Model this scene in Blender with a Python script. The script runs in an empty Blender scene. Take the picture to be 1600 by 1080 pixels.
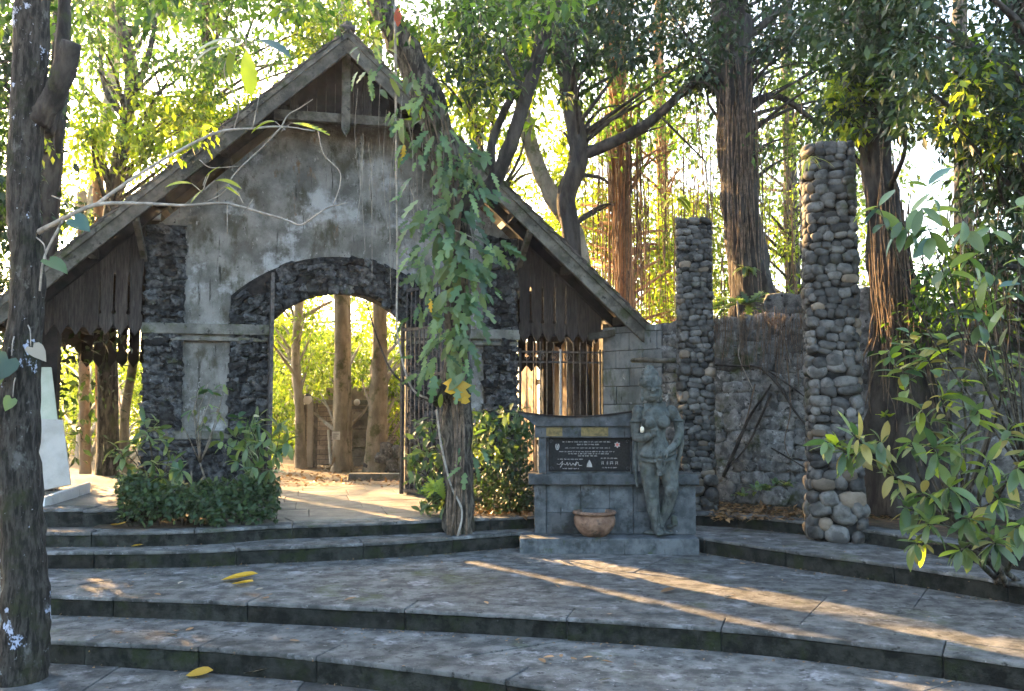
import bpy, bmesh, math, random
import numpy as np
from mathutils import Vector, Matrix, noise as mnoise

# ------------------------------------------------------------------ camera, sky, sun, exposure
SC = bpy.context.scene
COL = SC.collection
PITCH = math.radians(4.086)
EYE = Vector((0.0, 0.0, 1.4))          # z = 0 is the terrace, the lowest paving lies at -0.3
FPX = 1400.0                           # focal length in pixels of a 1600 px wide frame
cam_d = bpy.data.cameras.new('camera')
cam_d.sensor_width = 36.0
cam_d.lens = 36.0 * FPX / 1600.0
cam_d.clip_start = 0.05
cam_d.clip_end = 600.0
cam = bpy.data.objects.new('camera', cam_d)
cam.location = EYE
cam.rotation_euler = (math.pi / 2 + PITCH, 0, 0)
COL.objects.link(cam)
SC.camera = cam

SUN_EL = math.radians(17.0)
SUN_DIR = Vector((-0.63, 0.777, 0)).normalized()          # horizontal direction towards the sun
TO_SUN = Vector((SUN_DIR.x * math.cos(SUN_EL), SUN_DIR.y * math.cos(SUN_EL), math.sin(SUN_EL)))
W = bpy.data.worlds.new('World')
SC.world = W
W.use_nodes = True
wn = W.node_tree.nodes
wl = W.node_tree.links
bg = wn['Background']
sky = wn.new('ShaderNodeTexSky')
sky.sky_type = 'NISHITA'
sky.sun_disc = False
sky.sun_elevation = SUN_EL
sky.sun_rotation = math.atan2(SUN_DIR.x, SUN_DIR.y)
sky.air_density = 1.0
sky.dust_density = 4.0
sky.ozone_density = 0.7
wl.new(sky.outputs[0], bg.inputs[0])
bg.inputs[1].default_value = 0.115
sun_d = bpy.data.lights.new('sun', 'SUN')
sun_d.energy = 5.0
sun_d.angle = math.radians(0.5)
sun_d.color = (1.0, 0.60, 0.25)
sun = bpy.data.objects.new('sun', sun_d)
sun.rotation_euler = (-TO_SUN).to_track_quat('-Z', 'Y').to_euler()
sun.location = (0, 0, 30)
COL.objects.link(sun)
SC.view_settings.view_transform = 'Standard'
SC.view_settings.look = 'None'
SC.view_settings.gamma = 1.0
SC.view_settings.use_curve_mapping = False
SC.view_settings.exposure = 3.5
SC.render.engine = 'CYCLES'
SC.cycles.max_bounces = 5
SC.cycles.diffuse_bounces = 3
SC.cycles.use_adaptive_sampling = True
SC.cycles.adaptive_threshold = 0.04
SC.cycles.glossy_bounces = 2
SC.cycles.transmission_bounces = 4
SC.cycles.transparent_max_bounces = 4
SC.cycles.caustics_reflective = False
SC.cycles.caustics_refractive = False
SC.cycles.use_denoising = True
SC.cycles.sample_clamp_indirect = 6.0

# ------------------------------------------------------------------ helpers
RNG = np.random.default_rng(7)
random.seed(7)
FWD = Vector((0, math.cos(PITCH), math.sin(PITCH)))
UPV = Vector((0, -math.sin(PITCH), math.cos(PITCH)))

def ray(px, py):
    return FWD + Vector((1, 0, 0)) * ((px - 800) / FPX) + UPV * ((540 - py) / FPX)

def at(px, py, Y):
    d = ray(px, py)
    return EYE + d * (Y / d.y)

def gp(px, py, z):
    d = ray(px, py)
    return EYE + d * ((z - EYE.z) / d.z)

def put(o, parent=None):
    COL.objects.link(o)
    if parent is not None:
        o.parent = parent
    return o

def tag(o, label=None, cat=None, group=None, kind=None):
    if label: o['label'] = label
    if cat: o['category'] = cat
    if group: o['group'] = group
    if kind: o['kind'] = kind
    return o

def empty(name, loc=(0, 0, 0), rz=0.0, label=None, cat=None, group=None):
    o = bpy.data.objects.new(name, None)
    o.empty_display_size = 0.1
    o.location = loc
    o.rotation_euler = (0, 0, rz)
    put(o)
    return tag(o, label, cat, group)

class MB:
    """collects faces; build() links them as one mesh object"""
    def __init__(self):
        self.v = []; self.f = []
    def add(self, vs, fs):
        b = len(self.v)
        self.v += [tuple(x) for x in vs]
        self.f += [tuple(b + i for i in q) for q in fs]
        return self
    def box(self, x0, x1, y0, y1, z0, z1):
        return self.add([(x0,y0,z0),(x1,y0,z0),(x1,y1,z0),(x0,y1,z0),(x0,y0,z1),(x1,y0,z1),(x1,y1,z1),(x0,y1,z1)],
                        [(0,3,2,1),(4,5,6,7),(0,1,5,4),(1,2,6,5),(2,3,7,6),(3,0,4,7)])
    def prism(self, poly, a0, a1, axis='y'):
        """poly: 2D points, anticlockwise seen from the a0 side for axis y (u, z)"""
        n = len(poly)
        if axis == 'y':
            A = [(p[0], a0, p[1]) for p in poly]; B = [(p[0], a1, p[1]) for p in poly]
        elif axis == 'z':
            A = [(p[0], p[1], a0) for p in poly]; B = [(p[0], p[1], a1) for p in poly]
        else:
            A = [(a0, p[0], p[1]) for p in poly]; B = [(a1, p[0], p[1]) for p in poly]
        fs = [tuple(range(n)), tuple(range(2*n-1, n-1, -1))]
        for i in range(n):
            j = (i + 1) % n
            fs.append((j, i, n + i, n + j))
        return self.add(A + B, fs)
    def beam(self, a, b, w, h, up=(0, 0, 1)):
        a = Vector(a); b = Vector(b)
        d = (b - a).normalized()
        s = d.cross(Vector(up))
        if s.length < 1e-4: s = d.cross(Vector((0, 1, 0)))
        s.normalize(); u = s.cross(d)
        vs = []
        for p in (a, b):
            for (i, j) in ((-1,-1),(1,-1),(1,1),(-1,1)):
                vs.append(p + s * (i*w/2) + u * (j*h/2))
        return self.add(vs, [(3,2,1,0),(4,5,6,7),(0,1,5,4),(1,2,6,5),(2,3,7,6),(3,0,4,7)])
    def tube(self, pts, rad, n=8, rough=0.0, ribs=0, ribamp=0.0, seed=0, cap=True):
        pts = [Vector(p) for p in pts]
        m = len(pts)
        if not hasattr(rad, '__len__'): rad = [rad] * m
        vs = []
        side = None
        for i, p in enumerate(pts):
            t = (pts[min(i+1, m-1)] - pts[max(i-1, 0)])
            if t.length < 1e-6: t = Vector((0, 0, 1))
            t.normalize()
            if side is None:
                side = t.cross(Vector((0.31, 0.9, 0.13)))
                if side.length < 1e-3: side = t.cross(Vector((1, 0, 0)))
            side = (side - t * side.dot(t)).normalized()
            o = t.cross(side)
            for k in range(n):
                a = 2 * math.pi * k / n
                r = rad[i]
                if ribs: r *= 1 + ribamp * math.sin(ribs * a + 1.3*math.sin(i*0.7 + seed))
                if rough: r *= 1 + rough * mnoise.noise(Vector((math.cos(a)*1.6 + seed, math.sin(a)*1.6, i*0.55)))
                vs.append(p + (side * math.cos(a) + o * math.sin(a)) * r)
        fs = []
        for i in range(m - 1):
            for k in range(n):
                k2 = (k + 1) % n
                fs.append((i*n+k, i*n+k2, (i+1)*n+k2, (i+1)*n+k))
        if cap:
            fs.append(tuple(range(n-1, -1, -1))); fs.append(tuple((m-1)*n + k for k in range(n)))
        return self.add(vs, fs)
    def lathe(self, prof, n=24, c=(0, 0, 0)):
        vs = []
        for (r, z) in prof:
            for k in range(n):
                a = 2 * math.pi * k / n
                vs.append((c[0] + r*math.cos(a), c[1] + r*math.sin(a), c[2] + z))
        fs = []
        for i in range(len(prof) - 1):
            for k in range(n):
                k2 = (k + 1) % n
                fs.append((i*n+k, i*n+k2, (i+1)*n+k2, (i+1)*n+k))
        return self.add(vs, fs)
    def build(self, name, mat, parent=None, smooth=False, bevel=0.0, jitter=0.0):
        me = bpy.data.meshes.new(name)
        v = self.v
        if jitter:
            v = [tuple(Vector(p) + Vector((random.uniform(-1,1), random.uniform(-1,1), random.uniform(-1,1))) * jitter) for p in v]
        me.from_pydata(v, [], self.f)
        if bevel:
            bm = bmesh.new(); bm.from_mesh(me)
            bmesh.ops.recalc_face_normals(bm, faces=bm.faces)
            es = [e for e in bm.edges if len(e.link_faces) == 2 and e.calc_face_angle(0) > 0.5]
            bmesh.ops.bevel(bm, geom=es, offset=bevel, segments=2, affect='EDGES', profile=0.6, clamp_overlap=True)
            bm.to_mesh(me); bm.free()
        if smooth:
            me.polygons.foreach_set('use_smooth', [True] * len(me.polygons))
        me.materials.append(mat)
        me.update()
        return put(bpy.data.objects.new(name, me), parent)

def smooth_path(pts, sub=6):
    """Catmull-Rom through the points (tuples of any length)"""
    P = [np.array(p, float) for p in pts]
    P = [2*P[0]-P[1]] + P + [2*P[-1]-P[-2]]
    out = []
    for i in range(1, len(P) - 2):
        a, b, c, d = P[i-1], P[i], P[i+1], P[i+2]
        for k in range(sub):
            t = k / sub
            out.append(0.5*((2*b) + (c-a)*t + (2*a-5*b+4*c-d)*t*t + (3*b-a-3*c+d)*t**3))
    out.append(P[-2])
    return out

# ------------------------------------------------------------------ materials
def nd(nt, t, **kw):
    n = nt.nodes.new(t)
    for k, v in kw.items(): setattr(n, k, v)
    return n

def pm(name, c1, c2, scale=6.0, rough=0.9, bump=0.3, bscale=40.0, layers=(), rand=0.0, stretch=None, spec=0.25,
       lo=0.35, hi=0.65, island=0.0, huer=0.0, metal=0.0, obj=False):
    m = bpy.data.materials.new(name); m.use_nodes = True
    nt = m.node_tree; L = nt.links.new
    b = nt.nodes['Principled BSDF']
    b.inputs['Roughness'].default_value = rough
    b.inputs['Specular IOR Level'].default_value = spec
    b.inputs['Metallic'].default_value = metal
    if obj: co = nd(nt, 'ShaderNodeTexCoord').outputs['Object']
    else: co = nd(nt, 'ShaderNodeNewGeometry').outputs['Position']
    mp = nd(nt, 'ShaderNodeMapping'); L(co, mp.inputs[0])
    if stretch: mp.inputs['Scale'].default_value = stretch
    def noise(sc, det=6.0, vec=None, r=0.62):
        n = nd(nt, 'ShaderNodeTexNoise'); n.inputs['Scale'].default_value = sc
        n.inputs['Detail'].default_value = det; n.inputs['Roughness'].default_value = r
        L(vec or mp.outputs[0], n.inputs['Vector']); return n.outputs[0]
    def rng(src, a, c):
        r = nd(nt, 'ShaderNodeMapRange'); r.interpolation_type = 'SMOOTHSTEP'
        r.inputs[1].default_value = a; r.inputs[2].default_value = c
        L(src, r.inputs[0]); return r.outputs[0]
    def mix(f, a, c):
        x = nd(nt, 'ShaderNodeMix', data_type='RGBA')
        L(f, x.inputs[0])
        if isinstance(a, tuple): x.inputs[6].default_value = (*a, 1)
        else: L(a, x.inputs[6])
        if isinstance(c, tuple): x.inputs[7].default_value = (*c, 1)
        else: L(c, x.inputs[7])
        return x.outputs[2]
    n0 = noise(scale)
    col = mix(rng(n0, lo, hi), c1, c2)
    for ly in layers:
        (lc, ls, a, c) = ly[:4]
        vec = None
        mp2 = nd(nt, 'ShaderNodeMapping'); L(co, mp2.inputs[0])
        mp2.inputs['Location'].default_value = (ls*1.7+3, ls*0.3, 5.1)
        if len(ly) > 4: mp2.inputs['Scale'].default_value = ly[4]
        col = mix(rng(noise(ls, 7.0, mp2.outputs[0], 0.68), a, c), col, lc)
    if rand or island or huer:
        hs = nd(nt, 'ShaderNodeHueSaturation')
        src = nd(nt, 'ShaderNodeNewGeometry').outputs['Random Per Island'] if island else nd(nt, 'ShaderNodeObjectInfo').outputs['Random']
        amt = island or rand
        r = nd(nt, 'ShaderNodeMapRange'); r.inputs[3].default_value = 1 - amt; r.inputs[4].default_value = 1 + amt
        L(src, r.inputs[0]); L(r.outputs[0], hs.inputs['Value']); L(col, hs.inputs['Color'])
        if huer:
            ml = nd(nt, 'ShaderNodeMath', operation='MULTIPLY'); L(src, ml.inputs[0]); ml.inputs[1].default_value = 7.31
            fr = nd(nt, 'ShaderNodeMath', operation='FRACT'); L(ml.outputs[0], fr.inputs[0])
            r2 = nd(nt, 'ShaderNodeMapRange'); r2.inputs[3].default_value = 0.5 - huer; r2.inputs[4].default_value = 0.5 + huer
            L(fr.outputs[0], r2.inputs[0]); L(r2.outputs[0], hs.inputs['Hue'])
        col = hs.outputs[0]
    L(col, b.inputs['Base Color'])
    if bump:
        bp = nd(nt, 'ShaderNodeBump'); bp.inputs['Strength'].default_value = bump; bp.inputs['Distance'].default_value = 0.02
        ad = nd(nt, 'ShaderNodeMath', operation='MULTIPLY_ADD')
        L(noise(bscale, 5.0), ad.inputs[0]); ad.inputs[1].default_value = 0.6; L(n0, ad.inputs[2])
        L(ad.outputs[0], bp.inputs['Height']); L(bp.outputs[0], b.inputs['Normal'])
    return m

def leafmat(name, c1, c2, trans=0.45, tcol=None, rough=0.5, island=0.35, huer=0.02, spec=0.35, perobj=False):
    m = bpy.data.materials.new(name); m.use_nodes = True
    nt = m.node_tree; L = nt.links.new
    b = nt.nodes['Principled BSDF']; out = nt.nodes['Material Output']
    b.inputs['Roughness'].default_value = rough; b.inputs['Specular IOR Level'].default_value = spec
    src = nd(nt, 'ShaderNodeObjectInfo').outputs['Random'] if perobj else nd(nt, 'ShaderNodeNewGeometry').outputs['Random Per Island']
    mx = nd(nt, 'ShaderNodeMix', data_type='RGBA'); mx.inputs[6].default_value = (*c1, 1); mx.inputs[7].default_value = (*c2, 1)
    L(src, mx.inputs[0])
    ml = nd(nt, 'ShaderNodeMath', operation='MULTIPLY'); L(src, ml.inputs[0]); ml.inputs[1].default_value = 13.7
    fr = nd(nt, 'ShaderNodeMath', operation='FRACT'); L(ml.outputs[0], fr.inputs[0])
    r = nd(nt, 'ShaderNodeMapRange'); r.inputs[3].default_value = 1 - island; r.inputs[4].default_value = 1 + island
    L(fr.outputs[0], r.inputs[0])
    hs = nd(nt, 'ShaderNodeHueSaturation'); L(r.outputs[0], hs.inputs['Value']); L(mx.outputs[2], hs.inputs['Color'])
    L(hs.outputs[0], b.inputs['Base Color'])
    tr = nd(nt, 'ShaderNodeBsdfTranslucent')
    t2 = nd(nt, 'ShaderNodeMix', data_type='RGBA'); t2.blend_type = 'MULTIPLY'; t2.inputs[0].default_value = 1.0
    L(hs.outputs[0], t2.inputs[6]); t2.inputs[7].default_value = (*(tcol or (3.0, 2.6, 0.9)), 1)
    t2.clamp_result = False
    L(t2.outputs[2], tr.inputs[0])
    ms = nd(nt, 'ShaderNodeMixShader'); ms.inputs[0].default_value = trans
    L(b.outputs[0], ms.inputs[1]); L(tr.outputs[0], ms.inputs[2]); L(ms.outputs[0], out.inputs['Surface'])
    return m

M = {}
M['tread'] = pm('weathered_concrete', (.046,.050,.049), (.145,.150,.146), 6.0, .85, .8, 90,
                [((.25,.26,.27), 5.0, .54, .70), ((.055,.070,.028), 1.5, .57, .71), ((.022,.024,.022), 14, .56, .67), ((.36,.37,.385), 32, .63, .71)], rand=.15)
M['kerb'] = pm('shade_toned_mossy_riser', (.007,.008,.007), (.032,.035,.030), 9.0, .95, 1.0, 60,
               [((.017,.024,.009), 4, .50, .66), ((.10,.105,.10), 24, .65, .74), ((.005,.006,.005), 9, .53, .66)], rand=.25)  # dark moss, plus the shade of the riser faces put into the colour
M['base'] = pm('damp_mortar', (.03,.032,.03), (.07,.07,.065), 8, .95, .4)
M['ground'] = pm('forest_earth', (.10,.075,.05), (.19,.15,.10), 1.3, .97, .6, 30,
                 [((.24,.19,.12), 6, .58, .7), ((.05,.07,.03), .7, .56, .7), ((.06,.045,.03), 17, .56, .66)])
M['earth_dark'] = pm('dark_litter_earth', (.035,.028,.02), (.09,.065,.04), 9, .97, .8, 40, [((.16,.11,.06), 22, .6, .68), ((.03,.045,.018), 3, .52, .64)])
M['path'] = pm('worn_path_paving', (.13,.12,.10), (.22,.205,.175), 3.5, .9, .35, 50, [((.11,.12,.06), 2.4, .55, .7), ((.10,.095,.085), 10, .6, .7)], rand=.08)
M['plaster'] = pm('stained_plaster', (.115,.114,.103), (.255,.255,.238), 3.0, .9, .7, 40,
                  [((.075,.072,.050), 2.2, .50, .66, (1.6,1.6,.8)), ((.37,.385,.39), 1.7, .54, .66), ((.16,.105,.06), 3.0, .60, .69, (1.3,1.3,.55)),
                   ((.040,.040,.033), 6.0, .58, .69, (3.2,3.2,.30)), ((.32,.32,.30), 11, .61, .67, (1.5,1.5,.8)), ((.022,.022,.019), 20, .62, .70)])
M['mortar'] = pm('dark_mortar', (.010,.010,.010), (.030,.030,.028), 14, .95, .5)
M['rubble'] = pm('dark_volcanic_stone', (.014,.015,.016), (.080,.084,.086), 16, .75, 1.0, 80, [((.24,.25,.255), 26, .62, .70), ((.035,.045,.022), 4, .60, .7)], rand=.8)
M['rubble_infill'] = pm('dark_volcanic_infill', (.014,.015,.016), (.080,.084,.086), 16, .75, 1.0, 80, [((.24,.25,.255), 26, .62, .70), ((.035,.045,.022), 4, .60, .7)], island=.8)
M['band'] = pm('pale_stone_band', (.11,.11,.098), (.215,.213,.19), 5, .9, .5, 45, [((.07,.082,.038), 3, .52, .68), ((.035,.035,.03), 8, .58, .7)], rand=.1)
M['cobble'] = pm('river_cobble', (.042,.042,.040), (.115,.114,.106), 9, .7, .5, 80,
                 [((.20,.195,.18), 16, .63, .75), ((.036,.042,.018), 2.5, .55, .69), ((.018,.018,.017), 20, .59, .69)], rand=.6, huer=.012)
M['cobble_infill'] = pm('river_cobble_infill', (.042,.042,.040), (.115,.114,.106), 9, .7, .5, 80, [((.20,.195,.18), 16, .63, .75), ((.036,.042,.018), 2.5, .55, .69)], island=.6)
M['cobble_tan'] = pm('tan_river_cobble', (.11,.09,.066), (.18,.15,.115), 7, .75, .25, 60, rand=.35)
M['wood_dark'] = pm('dark_brown_boards', (.020,.017,.015), (.052,.044,.039), 9, .8, .4, 60, [((.085,.077,.07), 7, .58, .72, (3,3,.3))], stretch=(6,6,.6), rand=.35)
M['wood_grey'] = pm('weathered_grey_timber', (.062,.057,.046), (.15,.138,.112), 7, .9, .6, 50, [((.045,.05,.024), 3, .50, .66), ((.025,.022,.019), 11, .56, .68)], rand=.2)
M['wood_black'] = pm('blackened_timber', (.007,.006,.006), (.02,.017,.015), 8, .9, .3, 50, rand=.3)
M['plank'] = pm('pale_plank', (.26,.18,.11), (.42,.31,.20), 5, .85, .35, 50, [((.12,.08,.05), 6, .6, .72, (2,2,.4))], stretch=(5,5,.5), rand=.22)
M['tile'] = pm('old_roof_tile', (.05,.042,.036), (.12,.10,.085), 9, .9, .5, 50, [((.06,.08,.03), 4, .52, .66)], rand=.35)
M['iron'] = pm('rusted_iron', (.03,.03,.032), (.085,.08,.075), 20, .55, .2, 60, [((.13,.075,.045), 13, .60, .72)], rand=.2)
M['iron_pale'] = pm('pale_worn_metal', (.35,.34,.32), (.5,.48,.45), 20, .5, .1, 60)
M['monument'] = pm('blue_grey_andesite', (.044,.052,.056), (.100,.112,.119), 8, .85, .7, 80,
                   [((.026,.031,.032), 4.5, .52, .68), ((.20,.22,.23), 16, .64, .75), ((.042,.055,.03), 5, .59, .71), ((.017,.020,.020), 9, .58, .70, (2,2,.35))], rand=.3)
M['gild'] = pm('ochre_lichen_stain', (.09,.075,.035), (.19,.145,.06), 22, .8, .3, 60)
M['statue'] = pm('grey_andesite', (.052,.061,.057), (.118,.132,.125), 9, .8, .8, 90,
                 [((.024,.029,.027), 6, .53, .67, (1.5,1.5,.45)), ((.21,.23,.222), 14, .63, .75), ((.060,.080,.048), 3.2, .57, .71)])
M['granite'] = pm('black_granite', (.006,.006,.007), (.014,.015,.016), 60, .55, 0, 60, spec=.15)
M['letter'] = pm('etched_lettering', (.26,.26,.25), (.36,.36,.35), 30, .6, 0)
M['emblem_red'] = pm('faded_red_enamel', (.45,.09,.07), (.55,.14,.11), 30, .5, 0)
M['clay'] = pm('terracotta', (.13,.075,.05), (.27,.17,.115), 9, .8, .5, 50, [((.06,.05,.04), 5, .53, .66), ((.36,.31,.26), 11, .62, .72)])
M['bark'] = pm('grey_brown_bark', (.030,.026,.021), (.14,.125,.10), 22, .95, 1.0, 80, [((.05,.062,.028), 3, .53, .66), ((.012,.011,.01), 16, .54, .64, (1,1,.25))], stretch=(1,1,.25), lo=.4, hi=.62)
M['bark_lichen'] = pm('mossy_bark_with_lichen', (.014,.013,.011), (.060,.055,.047), 38, .95, 1.0, 110,
                      [((.026,.031,.014), 3, .52, .66), ((.10,.10,.093), 9, .58, .68, (1,1,.6)), ((.009,.008,.007), 30, .56, .64, (1,1,.18)), ((.38,.43,.55), 6.0, .615, .645, (1,1,.7)), ((.32,.34,.37), 26, .655, .69)], stretch=(1,1,.22), lo=.38, hi=.64)
M['bark_dark'] = pm('dark_wet_bark', (.022,.02,.018), (.07,.062,.054), 10, .95, 1.0, 45, [((.045,.05,.025), 4, .56, .7)], stretch=(1,1,.3))
M['bark_red'] = pm('red_brown_bark', (.20,.085,.035), (.40,.19,.085), 9, .9, .7, 40, [((.08,.045,.025), 5, .56, .68)], stretch=(1,1,.4))
M['bark_pale'] = pm('pale_bark', (.20,.175,.13), (.34,.30,.23), 8, .9, .6, 40, [((.10,.11,.05), 3, .52, .66)], stretch=(1,1,.4))
M['twig'] = pm('bare_pale_twig', (.20,.18,.15), (.36,.33,.28), 15, .9, .4, 60, [((.08,.075,.06), 9, .55, .7)])
M['root'] = pm('hanging_root', (.07,.055,.04), (.19,.14,.10), 12, .95, .3, 50)
M['root_red'] = pm('reddish_aerial_root', (.07,.042,.026), (.18,.11,.065), 8, .95, .3, 50)
M['block'] = pm('grey_block_wall', (.10,.11,.11), (.20,.212,.21), 3.5, .9, .5, 45, [((.06,.075,.048), 2.4, .52, .68, (1,1,.5)), ((.03,.033,.03), 6, .58, .7, (2,2,.5)), ((.33,.35,.36), 8, .63, .73)], rand=.15)
M['rough_wall'] = pm('rough_stone_wall', (.080,.082,.080), (.215,.218,.212), 11, .95, 1.0, 60, [((.36,.365,.36), 9, .57, .67), ((.055,.066,.032), 2.6, .54, .67), ((.022,.023,.021), 17, .57, .67)], rand=.35)
M['board_pale'] = pm('pale_plywood', (.36,.34,.30), (.46,.44,.40), 4, .8, .15, 60, [((.28,.26,.22), 3, .55, .7)])
M['board_green'] = pm('greenish_pale_board', (.42,.46,.36), (.50,.53,.44), 4, .8, .1, 60)
M['board_white'] = pm('white_painted_board', (.55,.55,.53), (.66,.66,.63), 5, .7, .1, 60, [((.35,.34,.30), 6, .58, .72)])
M['brick'] = pm('weathered_brick', (.21,.17,.13), (.36,.30,.24), 5, .95, .5, 40, [((.42,.38,.31), 4, .58, .72)], rand=.2)
M['lampglass'] = pm('milky_lamp_globe', (.78,.77,.72), (.82,.81,.77), 10, .4, 0)
M['sign_white'] = pm('white_sign', (.62,.61,.57), (.72,.71,.67), 12, .6, 0)
M['ink'] = pm('grey_print', (.12,.11,.10), (.2,.19,.17), 12, .7, 0)
M['lamp_box'] = pm('grey_lamp_housing', (.22,.22,.21), (.34,.34,.32), 14, .6, .1)
M['gap_bright'] = pm('bright_gap_tone', (.62,.55,.42), (.72,.66,.52), 14, .6, .1)
# foliage
M['lf_dark'] = leafmat('dark_leaf', (.012,.030,.014), (.030,.058,.024), .22, (2.2,2.2,.9))
M['lf_mid'] = leafmat('mid_green_leaf', (.022,.055,.018), (.075,.125,.032), .46, (2.5,2.7,.8), island=.5)
M['lf_yel'] = leafmat('yellow_green_leaf', (.055,.105,.020), (.15,.19,.028), .55, (2.9, 2.9, .7), island=.5)
M['lf_far'] = leafmat('far_green_leaf', (.04,.080,.030), (.09,.135,.045), .42, (2.2,2.3,.8))
M['lf_shrub'] = leafmat('shrub_leaf', (.035,.085,.042), (.14,.20,.085), .34, rough=.33, perobj=True, spec=.5)
M['lf_vine'] = leafmat('vine_leaf', (.022,.070,.030), (.125,.205,.085), .32, rough=.4, perobj=True, spec=.5)
M['lf_cover'] = leafmat('ground_cover_leaf', (.022,.048,.025), (.06,.10,.05), .25, rough=.5)
M['lf_bush'] = leafmat('bush_leaf', (.028,.070,.032), (.095,.15,.065), .32, rough=.42)
M['lf_lime'] = leafmat('lime_leaf', (.17,.24,.03), (.25,.30,.04), .45, (2.2,2.2,.8), perobj=True)
M['lf_gold'] = leafmat('yellow_leaf', (.52,.33,.03), (.60,.40,.05), .3, (1.4,1.3,.8), perobj=True)
M['lf_old'] = leafmat('faded_leaf', (.26,.25,.08), (.38,.34,.12), .3, (1.6,1.4,.9), perobj=True)
M['lf_dry'] = leafmat('dry_brown_leaf', (.16,.09,.04), (.34,.20,.09), .15, (1.4,1.2,.9), perobj=True)
M['lf_pale'] = leafmat('pale_dry_leaf', (.22,.20,.15), (.30,.27,.21), .25, (1.3,1.2,1.0), perobj=True)
M['lf_blue'] = leafmat('blue_green_leaf', (.05,.11,.095), (.08,.15,.12), .2, (1.5,1.6,1.0), perobj=True)
M['lf_red'] = leafmat('red_leaf', (.45,.08,.03), (.5,.12,.04), .4, (1.4,1.2,.8), perobj=True)
# ------------------------------------------------------------------ shared stone shapes
def stone_mesh(name, mat, seed, boxy=0.6, jit=0.10, cuts=2, smooth=False):
    """a unit stone, +-0.5 on each axis, between a ball and a box"""
    bm = bmesh.new()
    bmesh.ops.create_cube(bm, size=1.0)
    bmesh.ops.subdivide_edges(bm, edges=bm.edges[:], cuts=cuts - 1, use_grid_fill=True)
    r = random.Random(seed)
    off = Vector((seed*3.7, seed*1.3, seed*2.1))
    for v in bm.verts:
        p = v.co.copy()
        ball = p.normalized() * 0.5
        q = ball * (1 - boxy) + p * boxy
        q += Vector((mnoise.noise(q*2.3+off), mnoise.noise(q*2.3+off+Vector((9,0,0))), mnoise.noise(q*2.3+off+Vector((0,9,0))))) * jit
        v.co = q
    me = bpy.data.meshes.new(name)
    bm.to_mesh(me); bm.free()
    if smooth: me.polygons.foreach_set('use_smooth', [True]*len(me.polygons))
    me.materials.append(mat)
    return me

def place(name, me, M4, parent):
    o = bpy.data.objects.new(name, me)
    o.matrix_local = M4
    put(o, parent)
    return o

def scatter_stones(parent, specs, variants, mat, most=290, name='stone'):
    """specs: list of (centre, euler, scale). The largest become objects, the rest one joined part."""
    specs = sorted(specs, key=lambda s: -(s[2][0]*s[2][2]) if len(s) < 4 else s[3])
    mb = MB()
    for i, s in enumerate(specs):
        from mathutils import Euler
        m4 = Matrix.LocRotScale(Vector(s[0]), Euler(s[1]), Vector(s[2]))
        me = variants[random.randrange(len(variants))]
        if i < most:
            place(name, me, m4, parent)
        else:
            mb.add([m4 @ v.co for v in me.vertices], [tuple(p.vertices) for p in me.polygons])
    if mb.v:
        o = mb.build(name + '_infill', mat, parent, smooth=variants[0].polygons[0].use_smooth)
        o['kind'] = 'stuff'

RUB = [stone_mesh('rubble_stone', M['rubble'], 20+i, .48, .34, 3, False) for i in range(10)]
COB = [stone_mesh('cobble', M['cobble'], 60+i, .14, .09, 4, True) for i in range(9)] 
COBT = [stone_mesh('cobble', M['cobble_tan'], 90+i, .14, .09, 4, True) for i in range(2)]

# ------------------------------------------------------------------ ground
def terrain():
    xs = np.concatenate([np.linspace(-150,-14,18), np.linspace(-13,13,66), np.linspace(14,150,18)])
    ys = np.concatenate([np.linspace(-60,-4,10), np.linspace(-3,10.2,20), np.linspace(10.35,30,60), np.linspace(31,220,36)])
    vs = []; fs = []
    for y in ys:
        for x in xs:
            t = min(max((y-10.2)/0.4, 0), 1)
            z = -0.32 + 0.575*t
            if y > 13: z += 0.035*mnoise.noise(Vector((x*.9, y*.9, 0))) + min((y-13)*.01, .3)*mnoise.noise(Vector((x*.1, y*.1, 3)))
            vs.append((x, y, z))
    nx = len(xs)
    for j in range(len(ys)-1):
        for i in range(nx-1):
            fs.append((j*nx+i, j*nx+i+1, (j+1)*nx+i+1, (j+1)*nx+i))
    return MB().add(vs, fs).build('ground', M['ground'], smooth=True)
tag(terrain(), kind='structure')

# ------------------------------------------------------------------ steps
def line(pts, z): return [gp(px, py, z).xy for px, py in pts]
E1 = [Vector((-7.5,6.9))] + line([(77,1000),(300,1010),(540,1031),(850,1072)], -.15) + [Vector((1.4,4.3)), Vector((2.4,3.3)), Vector((3.2,2.0))]
E2 = [Vector((-7.5,7.3))] + line([(0,928),(80,930),(300,937),(600,950),(800,960),(1000,972),(1200,987),(1400,1010),(1600,1036)], 0) + [Vector((3.7,4.2)), Vector((4.4,2.6))]
E3 = [Vector((-7.5,8.0))] + line([(77,862),(300,860),(400,855),(490,852),(600,847),(690,841)], .15) + [Vector((.1,9.25)), Vector((1.0,9.5)), Vector((1.75,9.25))] + line([(1100,840),(1250,862),(1400,882),(1600,912)], .15) + [Vector((4.5,5.2)), Vector((5.3,3.2))]
E4 = [Vector((-7.5,8.35))] + line([(77,832),(300,829),(400,823),(490,820),(600,816),(690,812)], .28) + [Vector((.1,9.5)), Vector((1.1,9.95)), Vector((1.9,9.85))] + line([(1120,803),(1270,816),(1440,840),(1560,860)], .28) + [Vector((4.9,5.8)), Vector((5.8,3.4))]

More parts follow.
